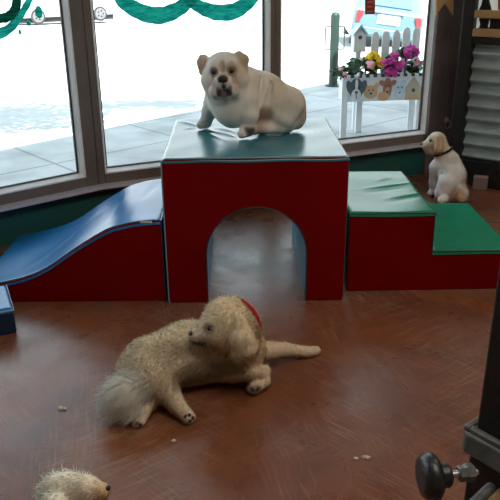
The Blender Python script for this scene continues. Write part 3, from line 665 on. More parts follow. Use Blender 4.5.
dood += [c_(low((-0.323,2,0.0921,0.0831)), None, .03, sd), c_(low((-0.2775,1.97,0.0762,0.0428)), low((-0.2412,1.92,0.0478,0.0259)), .015, lg), c_(low((-0.2412,1.92,0.0478,0.0259)), p1, .01, lg),
         c_(low((-0.346,1.95,0.0438,0.0394)), low((-0.353,1.9,0.0322,0.0258)), .02, lg), c_(low((-0.353,1.9,0.0322,0.0258)), p2, .01, lg),
         c_((-0.3522,1.955,0.1098,0.0293), low((-0.3887,1.93,0.0923,0.0356)), .018, tl), c_(low((-0.3887,1.93,0.0923,0.0356)), low((-0.4218,1.92,0.0612,0.0227)), .02, tl)]
dood += [sub(c_((*(-0.1311,1.975,0.2956), .010), None), .014), sub(c_((*(-0.1926,1.985,0.2489), .003), (*(-0.1405,1.975,0.2485), .004)), .008)]
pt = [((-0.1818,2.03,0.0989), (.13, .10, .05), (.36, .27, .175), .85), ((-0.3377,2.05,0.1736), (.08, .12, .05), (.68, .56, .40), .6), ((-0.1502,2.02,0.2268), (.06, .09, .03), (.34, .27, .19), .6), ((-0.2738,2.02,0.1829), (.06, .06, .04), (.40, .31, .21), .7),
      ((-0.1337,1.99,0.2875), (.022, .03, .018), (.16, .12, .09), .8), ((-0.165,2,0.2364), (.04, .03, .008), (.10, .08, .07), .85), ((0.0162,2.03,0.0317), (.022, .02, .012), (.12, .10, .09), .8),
      ((-0.3969,1.92,0.0915), (.075, .06, .06), tl, .95), ((-0.2471,1.97,0.0913), (.016, .05, .05), (.28, .20, .13), .8), ((-0.2919,1.95,0.012), (.03, .05, .03), (.40, .30, .2), .6), ((-0.0644,2.05,0.1088), (.07, .06, .035), (.38, .28, .18), .8), ((-0.0885,2.02,0.1999), (.022, .05, .04), (.46, .35, .23), .7), ((0.0374,2.06,0.1832), (.02, .05, .05), (.5, .4, .27), .6)]  # shade in the thigh crease and under the ear painted into the coat
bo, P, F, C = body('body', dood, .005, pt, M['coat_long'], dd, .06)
tc_ = V3(*(-0.3969,1.92,0.0915)); hc_ = V3(*(-0.0681,2.05,0.2691)); ec_ = V3(*(-0.0188,1.975,0.2326)); mz_ = V3(*(-0.165,2.01,0.2549))
def near(p, c, r): return np.clip(1.4 - np.linalg.norm(p - c, axis=1) / r, 0, 1)
def ln(p):
    l = np.full(len(p), .013); l += .003 * near(p, hc_, .1); l += .007 * near(p, ec_, .05); l -= .006 * near(p, mz_, .05)
    lo_ = p[:, 2] < .05; l = np.where(lo_ & (near(p, tc_, .09) < .2), .008, l); return l
def cm(p, n):
    d = np.tile(V3(-.55, -.15, -.35), (len(p), 1)); t = near(p, tc_, .09)[:, None]; d = d * (1 - t) + V3(-.75, -.35, -.40) * t
    h = near(p, hc_, .11)[:, None]; rad = p - hc_; rad[:, 2] -= .08; rad /= np.linalg.norm(rad, axis=1)[:, None]; d = d * (1 - h) + (rad * .3 + V3(.15, 0, -.35)) * h
    e = near(p, ec_, .05)[:, None]; d = d * (1 - e) + V3(.05, -.1, -.9) * e; return d
def msk(c):
    m = np.ones(len(c)); m += .3 * near(c, tc_, .08); m *= 1 - .9 * near(c, V3(*(-0.1321,1.99,0.2875)), .012); m *= 1 - .8 * near(c, V3(*(-0.1965,2,0.2607)), .012); return m
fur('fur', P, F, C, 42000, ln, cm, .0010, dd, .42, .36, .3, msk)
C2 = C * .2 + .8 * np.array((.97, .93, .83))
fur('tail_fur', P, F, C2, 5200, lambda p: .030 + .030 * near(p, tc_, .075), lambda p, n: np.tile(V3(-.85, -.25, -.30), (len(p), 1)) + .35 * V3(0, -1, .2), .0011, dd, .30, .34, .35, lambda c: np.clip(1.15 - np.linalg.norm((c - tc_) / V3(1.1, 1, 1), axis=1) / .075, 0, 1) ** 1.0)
bead('eye', dood, (-0.1328,2,0.2809), (-0.0582,0.877,-0.4769), .0085, M['eye'], dd, .25)
bead('eye', dood, (-0.1315,2.12,0.2399), (.15, -1, -.1), .0085, M['eye'], dd, .25)
q_ = V3(*(-0.1925,2,0.2636)); b = MB(); b.ell(q_, (.009, .011, .008)); b.build('nose', M['nose_black'], dd)
# toe pads that show on the paws
def toe(prims, pts, parent, r):
    for (p, d) in pts: bead('toe_pad', prims, p, d, r, M['pad_dark'], parent, .35, 1.)
toe(dood, [((-0.2101,1.87,0.0347), (-0.0911,0.8108,-0.5782)), ((-0.1972,1.87,0.0403), (-0.0857,0.8123,-0.5769)), ((-0.1865,1.87,0.0287), (-0.0808,0.8103,-0.5805)), ((-0.1965,1.87,0.0174), (-0.0849,0.8077,-0.5835)), ((-0.3536,1.86,0.011), (-0.1518,0.7984,-0.5827)), ((-0.3644,1.86,0.0169), (-0.1565,0.799,-0.5806)), ((0.0059,2.03,0.0258), (0.0024,0.8341,-0.5516)), ((0.0229,2.03,0.0296), (0.0094,0.8348,-0.5505))], dd, .0062)
# red bandana edge behind the ear
pts = []
for p, d in (((-0.034,2.05,0.3531), (-0.0149,0.896,-0.4437)), ((-0.0147,2.05,0.3348), (-0.0064,0.8929,-0.4502)), ((0.0015,2.05,0.3145), (0.0006,0.8894,-0.4572)), ((0.0144,2.05,0.2905), (0.0062,0.8851,-0.4654)), ((0.0241,2.05,0.2607), (0.0104,0.8797,-0.4753))):
    q, n = snap(dood, p, d); pts.append(q + n * .009)
b = MB(); pp = [Vector(q) for q in pts]; w_ = [.003, .0055, .0065, .006, .003]
b.tube(pp, w_, 8); b.build('bandana', M['bandana'], dd)

# ---- small white dog sitting by the steps
wd_ = thing('dog', 'small white dog with tan ear and dark collar sitting behind the step block', 'dog', (1.2, 4.15, 0))
w1, cr_, tn = (.88, .88, .87), (.84, .76, .61), (.66, .47, .30)
wdog = [c_(low((1.248,4.12,0.0724,0.0736)), (1.241,4.15,0.159,0.0747), .04, w1), c_((1.241,4.15,0.159,0.0747), (1.226,4.19,0.2302,0.0675), .04, w1), c_(low((1.183,4.08,0.0664,0.0578)), low((1.195,4.08,0.1296,0.0544)), .03, w1), c_(low((1.275,4.08,0.0592,0.0548)), None, .03, w1),
        c_((1.207,4.19,0.243,0.0583), (1.172,4.2,0.3159,0.0476), .03, cr_), c_((1.143,4.2,0.3595,0.056), None, .02, cr_), c_((1.102,4.2,0.3444,0.0365), (1.075,4.2,0.3354,0.0244), .015, cr_), c_((1.096,4.2,0.3103,0.0244), (1.118,4.2,0.3039,0.0275), .015, cr_),
        c_((1.139,4.145,0.3909,0.0216), (1.138,4.13,0.3274,0.0276), .01, tn),
        c_((1.161,4.21,0.1936,0.0464), (1.163,4.24,0.0883,0.0289), .03, w1), c_((1.163,4.24,0.0883,0.0289), low((1.165,4.25,0.0261,0.0253)), .02, w1), c_(low((1.165,4.25,0.0195,0.0253)), low((1.142,4.23,0.0128,0.0202)), .01, w1),
        c_((1.213,4.26,0.1729,0.0438), (1.221,4.3,0.0698,0.0293), .03, w1), c_((1.221,4.3,0.0698,0.0293), low((1.222,4.31,0.0134,0.0257)), .02, w1),
        c_(low((1.169,4.02,0.0478,0.0253)), low((1.143,4,0.0452,0.0204)), .015, w1), c_(low((1.275,4.03,0.0436,0.0241)), low((1.303,4.06,0.0272,0.0182)), .015, tn)]
pt = [((1.248,4.05,0.069), (.055, .08, .05), (.56, .37, .22), .85), ((1.298,4.12,0.1229), (.03, .09, .06), (.58, .45, .32), .7), ((1.232,4.15,0.2534), (.04, .06, .03), (.60, .62, .66), .6), ((1.182,4.12,0.1871), (.02, .06, .04), (.58, .60, .66), .5), ((1.078,4.19,0.313), (.02, .04, .015), (.50, .42, .32), .7), ((1.098,4.17,0.3732), (.012, .03, .012), (.40, .30, .22), .8), ((1.135,4.13,0.3274), (.02, .03, .03), (.60, .44, .27), .6)]  # grey-blue patches paint shading into the white coat of the back
bo, P, F, C = body('body', wdog, .0045, pt, M['coat_long'], wd_, .04)
rc_ = V3(*(1.249,4.1,0.0659))
fur('fur', P, F, C, 5000, lambda p: .010 + .014 * near(p, rc_, .09), lambda p, n: np.tile(V3(.1, -.1, -.8), (len(p), 1)), .0016, wd_, .5, .35, .2)
b = MB(); b.ell((1.054,4.2,0.3418), (.010, .010, .009)); b.build('nose', M['nose_black'], wd_)
bead('eye', wdog, (1.096,4.17,0.3702), (0.2476,0.9423,-0.2256), .0085, M['eye'], wd_, .2)
nk = V3(*(1.186,4.195,0.2952)); nk2 = V3(*(1.207,4.19,0.243)) - V3(*(1.172,4.2,0.3159)); nk2 /= np.linalg.norm(nk2)
u1 = np.cross(nk2, [0, 1, 0]); u1 /= np.linalg.norm(u1); u2 = np.cross(nk2, u1)
b = MB(); b.tube([nk + (u1 * math.cos(a) + u2 * math.sin(a)) * .0555 for a in [2 * PI * k / 28 for k in range(28)]], .0075, 8, None, None, True); b.build('collar', M['collar'], wd_)

# ---- cream dog at the bottom of the picture, only the top of its head in view
fd = thing('dog', 'shaggy cream dog with brown face, only the top of its head in view', 'dog', (-.5, 1.25, 0))
c1, c2, c3 = (.97, .91, .76), (.66, .42, .21), (.40, .22, .10)
fdog = [c_((-0.4354,1.3,0.2109,0.0584), None, .03, c1), c_((-0.4203,1.29,0.243,0.0415), (-0.3796,1.28,0.2599,0.032), .03, c1), c_((-0.4551,1.3,0.2434,0.0278), None, .02, c1), c_((-0.3818,1.28,0.2369,0.0368), (-0.3396,1.265,0.2668,0.0192), .02, c2), c_((-0.3936,1.28,0.2108,0.037), None, .02, c3),
        c_((-0.4391,1.24,0.2505,0.0268), (-0.4483,1.22,0.2035,0.0335), .015, c1), c_((-0.4607,1.3,0.1513,0.0474), low((-0.5214,1.26,0.1056,0.0796)), .04, c1), c_(low((-0.5214,1.26,0.1056,0.0796)), low((-0.6805,1.22,0.1119,0.0823)), .04, c1),
        c_(low((-0.4673,1.2,0.1301,0.0315)), low((-0.3981,1.14,0.1198,0.0196)), .02, c1), c_(low((-0.4717,1.32,0.0542,0.0343)), low((-0.3846,1.3,0.0255,0.0219)), .02, c1), c_(low((-0.6652,1.16,0.1305,0.0395)), low((-0.5666,1.1,0.1375,0.0211)), .02, c1)]
pt = [((-0.3639,1.26,0.2372), (.05, .06, .022), c3, .8), ((-0.4081,1.25,0.2267), (.05, .06, .025), (.50, .32, .16), .7)]
bo, P, F, C = body('body', fdog, .0055, pt, M['coat_long'], fd, .05)
tp_ = V3(*(-0.4285,1.3,0.2749))
fur('fur', P, F, C, 30000, lambda p: .012 + .008 * near(p, tp_, .07) - .006 * near(p, V3(*(-0.3346,1.265,0.2724)), .03), lambda p, n: np.tile(V3(-.5, -.25, -.3), (len(p), 1)), .0011, fd, .2, .3, .5)
b = MB(); b.ell((-0.3245,1.262,0.2778), (.006, .007, .006)); b.build('nose', M['nose_black'], fd)
bead('eye', fdog, (-0.3514,1.24,0.2551), (-0.2064,0.7281,-0.6537), .005, M['eye'], fd, .1)
bead('eye', fdog, (-0.3928,1.36,0.1996), (.1, -1, 0), .006, M['eye'], fd, .1)

# tufts of shed fur on the floor
rngt = np.random.default_rng(4)
for (x, y, z), r, lb in (((-0.6292,1.967,0), .014, 'pale tuft of shed fur on the floor beside the doodle tail'), ((0.3408,1.705,0), .010, 'small white scrap of fur on the bare floor near the black knob'), ((0.31,1.699,0), .006, 'tiny pale fleck of fur next to the white scrap on the floor'), ((-0.2409,1.792,0), .006, 'tiny pale fleck of fur below the doodle hind paw')):
    b = MB()
    for k in range(26):
        a = rngt.random() * 6.28; e = rngt.random() * .9 + .1; d = Vector((math.cos(a), math.sin(a) * .8, .0)); s = d * r * rngt.random() * .6
        b.tube([Vector((x, y, .002)) + s, Vector((x, y, r * .5 * e)) + s + d * r * .4, Vector((x, y, .003)) + s + d * r * (.6 + .5 * rngt.random())], [.0012, .0014, .0006], 4)
    tag(b.build('fur_tuft', M['tuft'], recalc=False), lb, 'fur')

# ------------------------------------------------------------------ black clamp stand at the edge of the picture
gs = thing('clamp_stand', 'black metal stand with square collar and round clamping knob', 'stand', (.46, 1.03, 0))
cl = Vector((0.3579,1,0.6286)); zt = cl.z; 
TC = Matrix.Translation((cl.x, cl.y, 0)) @ Matrix.Rotation(R(38), 4, 'Z')
SQ = .125
b = MB()
o2 = .016; ou = [(0, -SQ + .012), (.012, -SQ), (SQ - .012, -SQ), (SQ, -SQ + .012), (SQ, -.012), (SQ - .012, 0), (.012, 0), (0, -.012)]
inn = [(o2, -SQ + o2), (SQ - o2, -SQ + o2), (SQ - o2, -o2), (o2, -o2)]
b.slab(ou, zt - .046, zt - .004)
b.build('collar', M['gear_grey'], gs, bevel=.004, bseg=3)
b = MB()
for i in range(8): pass
b.box((0.004, -SQ + .004, zt - .006), (SQ - .004, -SQ + o2, zt + .006), None, TC); b.box((.004, -o2, zt - .006), (SQ - .004, -.004, zt + .006), None, TC); b.box((.004, -SQ + o2, zt - .006), (o2, -o2, zt + .006), None, TC); b.box((SQ - o2, -SQ + o2, zt - .006), (SQ - .004, -o2, zt + .006), None, TC)
b.build('collar_rim', M['gear_grey'], gs, bevel=.003)
for o_ in [o for o in gs.children if o.name.startswith('collar') and not o.name.startswith('collar_rim')]: o_.data.transform(TC)
MB().box((o2, -SQ + o2, zt - .005), (SQ - o2, -o2, zt + .0005), None, TC).build('liner', M['worn_brass'], gs)
MB().box((.020, -SQ + .020, zt - .02), (SQ - .020, -.018, zt + .62), None, TC).build('upright', M['gear_black'], gs, bevel=.005)
MB().box((.012, -SQ + .016, .02), (SQ - .016, -.016, zt - .03), None, TC).build('lower_post', M['gear_black'], gs, bevel=.005)
MB().box((-.10, -SQ - .10, 0), (SQ + .10, .10, .02), None, TC).build('base_plate', M['gear_black'], gs, bevel=.006)
ka = Vector((0.2949,0.95,0.5646)); kb = Vector((0.3636,0.96,0.5638)); kd = (kb - ka).normalized()
kn = MB(); kn.lathe([(.001, -.012), (.020, -.012), (.034, -.008), (.039, -.001), (.0405, .006), (.0395, .013), (.034, .018), (.018, .020), (.017, .024)], ka, kd, 40)
knob = kn.build('clamping_knob', M['gear_black'], gs, angle=50)
b = MB(); b.lathe([(.020, .018), (.021, .022), (.021, .036), (.017, .040), (.008, .041)], ka, kd, 24); b.build('knob_hub', M['gear_black'], knob)
b = MB(); b.lathe([(.006, .038), (.006, .052), (.0068, .053), (.0068, .056), (.006, .057), (.006, .09)], ka, kd, 16); b.build('bolt', M['steel'], gs)
b = MB(); b.lathe([(.012, .055), (.014, .058), (.014, .066), (.016, .070), (.016, .082)], ka, kd, 6); b.build('nut', M['gear_grey'], gs, smooth=False)
s0 = Vector((0.3464,0.93,0.4855)); s1 = Vector((0.4877,0.99,0.5951))
b = MB(); b.tube([s0, s1], .011, 12); b.build('brace', M['gear_grey'], gs)
s0 = Vector((0.3701,0.92,0.4904)); s1 = Vector((0.496,0.97,0.6023))
b = MB(); b.tube([s0, s1], .010, 12); b.build('brace', M['worn_brass'], gs)

# ------------------------------------------------------------------ the street outside
cd = Vector((.676, .737, 0)); cn = Vector((-.737, .676, 0)); cp = Vector((-2.145, 5.928, 0))
def cpt(a, n): p = cp + cd * a + cn * n; return (p.x, p.y)
GZ = -.1
struct(MB().slab([cpt(-16, 0), cpt(22, 0), cpt(22, -14), cpt(-16, -14)][::-1], -.4, GZ).build('sidewalk', M['paving']))
def street_z(x, y): return -.2 - .035 * max(0., y - 7)
b = MB(); us = [-.02, 1, 2, 4, 8, 14, 22, 34, 50, 70]; ws = [-60, -40, -25, -14, -8, -4, 0, 4, 8, 14, 24, 40, 60]
vs = []
for u in us:
    for w_ in ws:
        p = cpt(w_, u); vs.append((p[0], p[1], street_z(*p)))
b.add(vs, [(i * len(ws) + j, (i + 1) * len(ws) + j, (i + 1) * len(ws) + j + 1, i * len(ws) + j + 1) for i in range(len(us) - 1) for j in range(len(ws) - 1)])
struct(b.build('street', M['asphalt']))
# unseen roof slab added over the shop, its edge set to shade the sidewalk
def rpt(a, n):
    p = Vector((-.85, 3.8, 0)) + cd * a + cn * n; return (p.x, p.y)
struct(MB().slab([rpt(-6, .5), rpt(7, .5), rpt(7, -7.5), rpt(-6, -7.5)][::-1], 3.05, 3.2).build('roof', M['ceiling_paint']))

# bollard with loop handles
bp_ = Vector((1.087,9.161,-0.1))
t = thing('bollard', 'dark green steel bollard with two loop handles on the sidewalk', 'bollard', bp_)
b = MB(); b.lathe([(.056, 0), (.056, .86), (.05, .885), (.03, .90), (.002, .905)], bp_, (0, 0, 1), 20); b.build('post', M['bollard'], t, angle=50)
b = MB(); b.lathe([(.10, 0), (.10, .012), (.075, .02)], bp_, (0, 0, 1), 20); b.build('base_plate', M['bollard'], t)
for s in (-1, 1):
    q = [(s * .04, .46), (s * .105, .46), (s * .12, .475), (s * .12, .72), (s * .105, .735), (s * .04, .735)]
    b = MB(); b.tube([bp_ + Vector((x, -.01, z)) for x, z in q], .0085, 8); b.build('loop_handle', M['pipe_grey'], t)

# planter box with painted dog faces
PB = Vector((0.8211,6.242,-0.1)); PE = Vector((1.573,6.352,-0.1))
pa_ = math.atan2((PE - PB).y, (PE - PB).x); PL = (PE - PB).length; PD = .20
TP = Matrix.Translation(PB) @ Matrix.Rotation(pa_, 4, 'Z')
pl = thing('planter_box', 'white planter box on legs painted with dog faces, full of flowers', 'planter', PB)
ZB, ZT_ = .325, .535
for x, y in ((.0, 0), (PL - .055, 0), (.20, PD), (PL - .055, PD)):
    MB().box((x, y - .005, 0), (x + .055, y + .03, ZB + .02 if (x, y) != (0., 0) else ZT_), None, TP).build('leg', M['planter_white'], pl, bevel=.003)
b = MB(); b.box((.05, 0, ZB), (PL - .05, .018, ZT_), None, TP); b.box((.05, PD, ZB), (PL - .05, PD + .018, ZT_), None, TP); b.box((.03, 0, ZB), (.048, PD + .018, ZT_), None, TP); b.box((PL - .048, 0, ZB), (PL - .03, PD + .018, ZT_), None, TP)
b.build('box', M['planter_white'], pl, bevel=.003)
MB().box((.048, .018, ZB + .02), (PL - .048, PD, ZT_ - .04), None, TP).build('soil', M['bark'], pl)
b = MB(); n = 22
for k in range(n):
    x0 = .0 + (PL - .0) * k / n; b.box((x0, -.012, ZT_), (x0 + PL / n, .02, ZT_ + .022), M['planter_white'] if k % 2 else M['checker_black'], TP)
b.build('checkered_rim', None, pl, smooth=False)
def face(name, shapes, label):
    b = MB()
    for i, (m, c, r_, ang) in enumerate(shapes):
        if isinstance(r_, list): pts = [(c[0] + x, c[1] + z) for x, z in r_]
        else: pts = [(c[0] + r_[0] * math.cos(a) * math.cos(ang) - r_[1] * math.sin(a) * math.sin(ang), c[1] + r_[0] * math.cos(a) * math.sin(ang) + r_[1] * math.sin(a) * math.cos(ang)) for a in [2 * PI * k / 20 for k in range(20)]]
        b.prism(pts, -.006 - .0016 * i, -.0, M[m], TP)
    o = b.build(name, None, pl, smooth=False); o['label'] = label
zc = ZB + .1
k_ = PL / .80
face('painted_dog_face', [('paint_dark', (.135 * k_, zc + .01), (.062, .095), 0), ('paint_dark', (.07 * k_, zc + .03), (.028, .06), .3), ('paint_dark', (.20 * k_, zc + .03), (.028, .06), -.3), ('planter_white', (.135 * k_, zc - .045), (.044, .058), 0), ('planter_white', (.135 * k_, zc + .05), (.013, .05), 0), ('paint_dark', (.135 * k_, zc - .015), (.014, .012), 0), ('checker_black', (.112 * k_, zc + .03), (.008, .009), 0), ('checker_black', (.158 * k_, zc + .03), (.008, .009), 0), ('paint_dark', (.135 * k_, zc - .05), (.003, .03), 0)], 'black and white painted dog face')
face('painted_dog_face', [('paint_tan', (.275 * k_, zc - .02), (.062, .06), 0), ('paint_tan', (.225 * k_, zc + .03), (.02, .03), .5), ('paint_tan', (.325 * k_, zc + .03), (.02, .03), -.5), ('paint_sand', (.275 * k_, zc - .04), (.03, .026), 0), ('checker_black', (.275 * k_, zc - .03), (.013, .01), 0), ('checker_black', (.255 * k_, zc), (.006, .007), 0), ('checker_black', (.295 * k_, zc), (.006, .007), 0)], 'curly tan painted dog face')
face('painted_dog_face', [('paint_brown', (.435 * k_, zc + .01), (.04, .09), 0), ('paint_brown', (.385 * k_, zc + .055), (.035, .022), -.5), ('paint_brown', (.485 * k_, zc + .055), (.035, .022), .5), ('paint_tan', (.40 * k_, zc - .06), (.055, .04), 0), ('paint_tan', (.435 * k_, zc - .01), (.018, .03), 0), ('checker_black', (.435 * k_, zc - .02), (.012, .010), 0), ('checker_black', (.418 * k_, zc + .035), (.006, .007), 0), ('checker_black', (.452 * k_, zc + .035), (.006, .007), 0)], 'reddish brown painted dog face')
face('painted_dog_face', [('paint_pale_blue', (.555 * k_, zc - .01), (.05, .08), 0), ('paint_pale_blue', (.515 * k_, zc + .05), (.016, .03), .3), ('paint_pale_blue', (.595 * k_, zc + .05), (.016, .03), -.3), ('planter_white', (.555 * k_, zc - .045), (.026, .03), 0), ('checker_black', (.555 * k_, zc - .03), (.010, .008), 0), ('paint_dark', (.537 * k_, zc + .015), (.006, .007), 0), ('paint_dark', (.573 * k_, zc + .015), (.006, .007), 0)], 'pale blue painted dog face')
face('painted_birdhouse', [('paint_sand', (.69 * k_, zc), [(-.07, -.1), (.07, -.1), (.07, .01), (0, .105), (-.07, .01)], 0), ('paint_tan', (.69 * k_, zc - .085), [(-.075, -.015), (.075, -.015), (.075, .015), (-.075, .015)], 0), ('checker_black', (.69 * k_, zc - .015), (.014, .016), 0)], 'sand coloured painted birdhouse')

# flowers in the planter
def leafy(b, c, r, n, size, m, rng):
    for _ in range(n):
        d = Vector(rng.normal(0, 1, 3)); d.normalize(); p = Vector(c) + Vector((d.x * r[0], d.y * r[1], d.z * r[2])) * (rng.random() ** .4)
        q = Vector(rng.normal(0, 1, 3)).to_track_quat('Z', 'Y').to_matrix(); s = size * (.6 + .8 * rng.random())
        b.add([p + q @ Vector(v) * s for v in ((-.5, 0, 0), (0, -.3, .08), (.6, 0, 0), (0, .3, .08))], [(0, 1, 2, 3)], m)
def blossom(b, c, r, rng):
    c = Vector(c)
    for k in range(9):
        d = Vector(rng.normal(0, 1, 3)) + Vector((0, -.7, .4)); d.normalize()
        b.ell(c + d * r * .55, (r * .5, r * .5, r * .42), seg=8, rings=5)
def plant(px, py, w_, h_, petal, nb_, label, rb, seed, y=.1):
    rng = np.random.default_rng(seed)
    t = thing('flowering_plant', label, 'plant', TP @ Vector((px, y, ZT_ - .04)), 'flowers in the planter box')
    b = MB(); leafy(b, TP @ Vector((px, y, py - h_ * .25)), (w_, .09, h_ * .8), 90, .06, None, rng); b.tube([TP @ Vector((px, y, ZT_ - .06)), TP @ Vector((px, y, py))], .008, 6); b.build('foliage', M['foliage'], t, smooth=False, recalc=False)
    for k in range(nb_):
        a = rng.random() * 6.28; rr = math.sqrt((k + .5) / nb_)
        b = MB(); blossom(b, TP @ Vector((px + w_ * .85 * rr * math.cos(a), y - .07 - .04 * rng.random(), py + h_ * .75 * rr * math.sin(a))), rb * (.8 + .4 * rng.random()), rng); b.build('blossom', M[petal], t)
plant(.04 * k_, ZT_ + .055, .11, .08, 'pink_petal', 3, 'leafy plant with a few small pink blooms at the planter end near the bollard', .02, 1)
plant(.155 * k_, ZT_ + .10, .08, .11, 'white_petal', 3, 'grey green leafy plant with pale blooms above the black and white dog face', .02, 2)
plant(.30 * k_, ZT_ + .12, .085, .11, 'yellow_petal', 11, 'yellow flowering plant in the dog face planter', .036, 3)
plant(.235 * k_, ZT_ + .13, .03, .05, 'pink_petal', 3, 'pale pink bloom cluster beside the yellow flowers', .028, 4, .06)
plant(.47 * k_, ZT_ + .11, .10, .12, 'magenta_petal', 13, 'large magenta flowering plant drooping over the checkered rim', .038, 5, .06)
plant(.635 * k_, ZT_ + .20, .075, .06, 'magenta_petal', 8, 'smaller raised magenta plant above the pale blue dog face', .036, 6)
plant(.73 * k_, ZT_ + .09, .06, .09, 'pink_petal', 4, 'pale pink blooms above the painted birdhouse', .03, 7)

# white birdhouse and curved white pickets at the back of the planter
z0 = Vector((0.9874,6.55,0.7242)).z; xb = (TP.inverted() @ Vector((0.9945,6.55,0.6721))).x
t = thing('birdhouse', 'white birdhouse with a dark round hole on a post behind the flowers', 'birdhouse', TP @ Vector((xb, PD + .03, GZ)))
Tb = TP @ Matrix.Translation((xb, PD + .04, -GZ))
b = MB(); b.prism([(-.055, z0 - .10), (.055, z0 - .10), (.055, z0 + .04), (0, z0 + .105), (-.055, z0 + .04)], 0, .1, None, Tb); b.build('house_box', M['planter_white'], t, bevel=.002)
b = MB(); b.prism([(-.068, z0 + .038), (0, z0 + .122), (.068, z0 + .038), (.068, z0 + .055), (0, z0 + .14), (-.068, z0 + .055)], -.02, .12, None, Tb); b.build('roof', M['paint_pale_blue'], t)
b = MB(); b.cyl((0, -.003, z0 + .025), (0, .01, z0 + .025), .017, T=Tb); b.build('entrance_hole', M['checker_black'], t)
b = MB(); b.box((-.022, .03, 0), (.022, .07, z0 - .10 - GZ), None, TP @ Matrix.Translation((xb, PD + .04, 0))); b.build('post', M['planter_white'], t)
for p_ in ((1.126,6.6,0.7962), (1.225,6.6,0.804), (1.324,6.6,0.8074), (1.417,6.6,0.8282), (1.511,6.6,0.8274)):
    q_ = TP.inverted() @ Vector(p_); z = p_[2]; T = TP @ Matrix.Translation((q_.x, PD + .022, 0))
    pr = [(-.036, .30), (.036, .30), (.036, z - .06)] + [(.036 * math.cos(a), z - .06 + .06 * math.sin(a)) for a in [PI * k / 10 for k in range(1, 10)]] + [(-.036, z - .06)]
    MB().prism([(x, zz - GZ) for x, zz in pr], 0, .016, None, T).build('picket', M['planter_white'], pl, bevel=.003)
# parked cars
CR = Vector((3.435,18,0.0741)) - Vector((0, 0, .75))
def car_rear(loc, ang, label):
    T = Matrix.Translation(Vector(loc)) @ Matrix.Rotation(ang, 4, 'Z') @ Matrix.Translation((0, 0, .75)) @ Matrix.Rotation(R(8), 4, 'Y') @ Matrix.Translation((0, 0, -.75))
    t = thing('car', label, 'car', loc)
    prof = [(-4.2, .35), (-4.25, .6), (-4.1, .78), (-3.1, .92), (-2.35, 1.40), (-.75, 1.42), (-.22, .98), (.0, .92), (.05, .55), (.02, .30), (-.3, .22), (-3.9, .22)]
    b = MB(); rings = []
    for x, s in ((-.86, .93), (-.80, .985), (-.6, 1.0), (.6, 1.0), (.80, .985), (.86, .93)):
        rings.append([(x * (1 - .18 * max(0, (z - .92)) / .5), -y * 1.0, .6 + (z - .6) * s) for y, z in prof])
    n = len(prof); vs = [v for r in rings for v in r]
    fs = [(i * n + k, i * n + (k + 1) % n, (i + 1) * n + (k + 1) % n, (i + 1) * n + k) for i in range(len(rings) - 1) for k in range(n)] + [tuple(range(n)), tuple(range(len(vs) - 1, len(vs) - n - 1, -1))]
    b.add(vs, fs, None, T); b.build('car_body', M['car_blue'], t, bevel=.03, bseg=3)
    b = MB(); b.add([(-.56, .27, 1.02), (.56, .27, 1.02), (.5, .70, 1.385), (-.5, .70, 1.385)], [(0, 1, 2, 3)], None, T @ Matrix.Translation((0, -.03, .012))); b.build('rear_window', M['car_glass'], t)
    for s in (-1, 1):
        b = MB(); b.prism([(s * .80, .60), (s * .70, .62), (s * .62, .86), (s * .74, .90), (s * .79, .84)], -.075, .12, None, T); b.build('tail_light', M['tail_red'], t, bevel=.01)
        b = MB(); b.lathe([(.2, 0), (.31, .01), (.31, .19), (.2, .2)], (s * .70 - .1, .75, .31), (1, 0, 0), 24, T=T); b.build('wheel', M['tyre'], t)
        b = MB(); b.lathe([(.2, 0), (.31, .01), (.31, .19), (.2, .2)], (s * .70 - .1, 3.3, .31), (1, 0, 0), 24, T=T); b.build('wheel', M['tyre'], t)
    b = MB(); b.box((-.28, -.06, .62), (.28, .0, .84), None, T); b.build('plate_recess', M['paint_pale_blue'], t, bevel=.01)
    pb_ = MB().box((-.21, -.075, .65), (.21, -.06, .80), None, T).build('license_plate', M['plate'], t)
    b = MB(); [b.box((-.17 + .06 * k, -.078, .69), (-.13 + .06 * k, -.074, .755), None, T) for k in range(6)]; b.build('plate_characters', M['paint_brown'], pb_)
    b = MB(); b.box((-.82, -.07, .33), (.82, .05, .52), None, T); b.build('bumper', M['car_blue'], t, bevel=.03)
    b = MB(); b.box((-.34, -.055, .86), (.34, .02, .90), None, T); b.build('trunk_handle', M['car_glass'], t, bevel=.01)
    return t
car_rear(CR, R(-4), 'pale blue car parked with red tail lights towards the shop')
wa = Vector((-9.377,33,-0.764)); wb_ = Vector((-6.915,34.6,-0.7232))
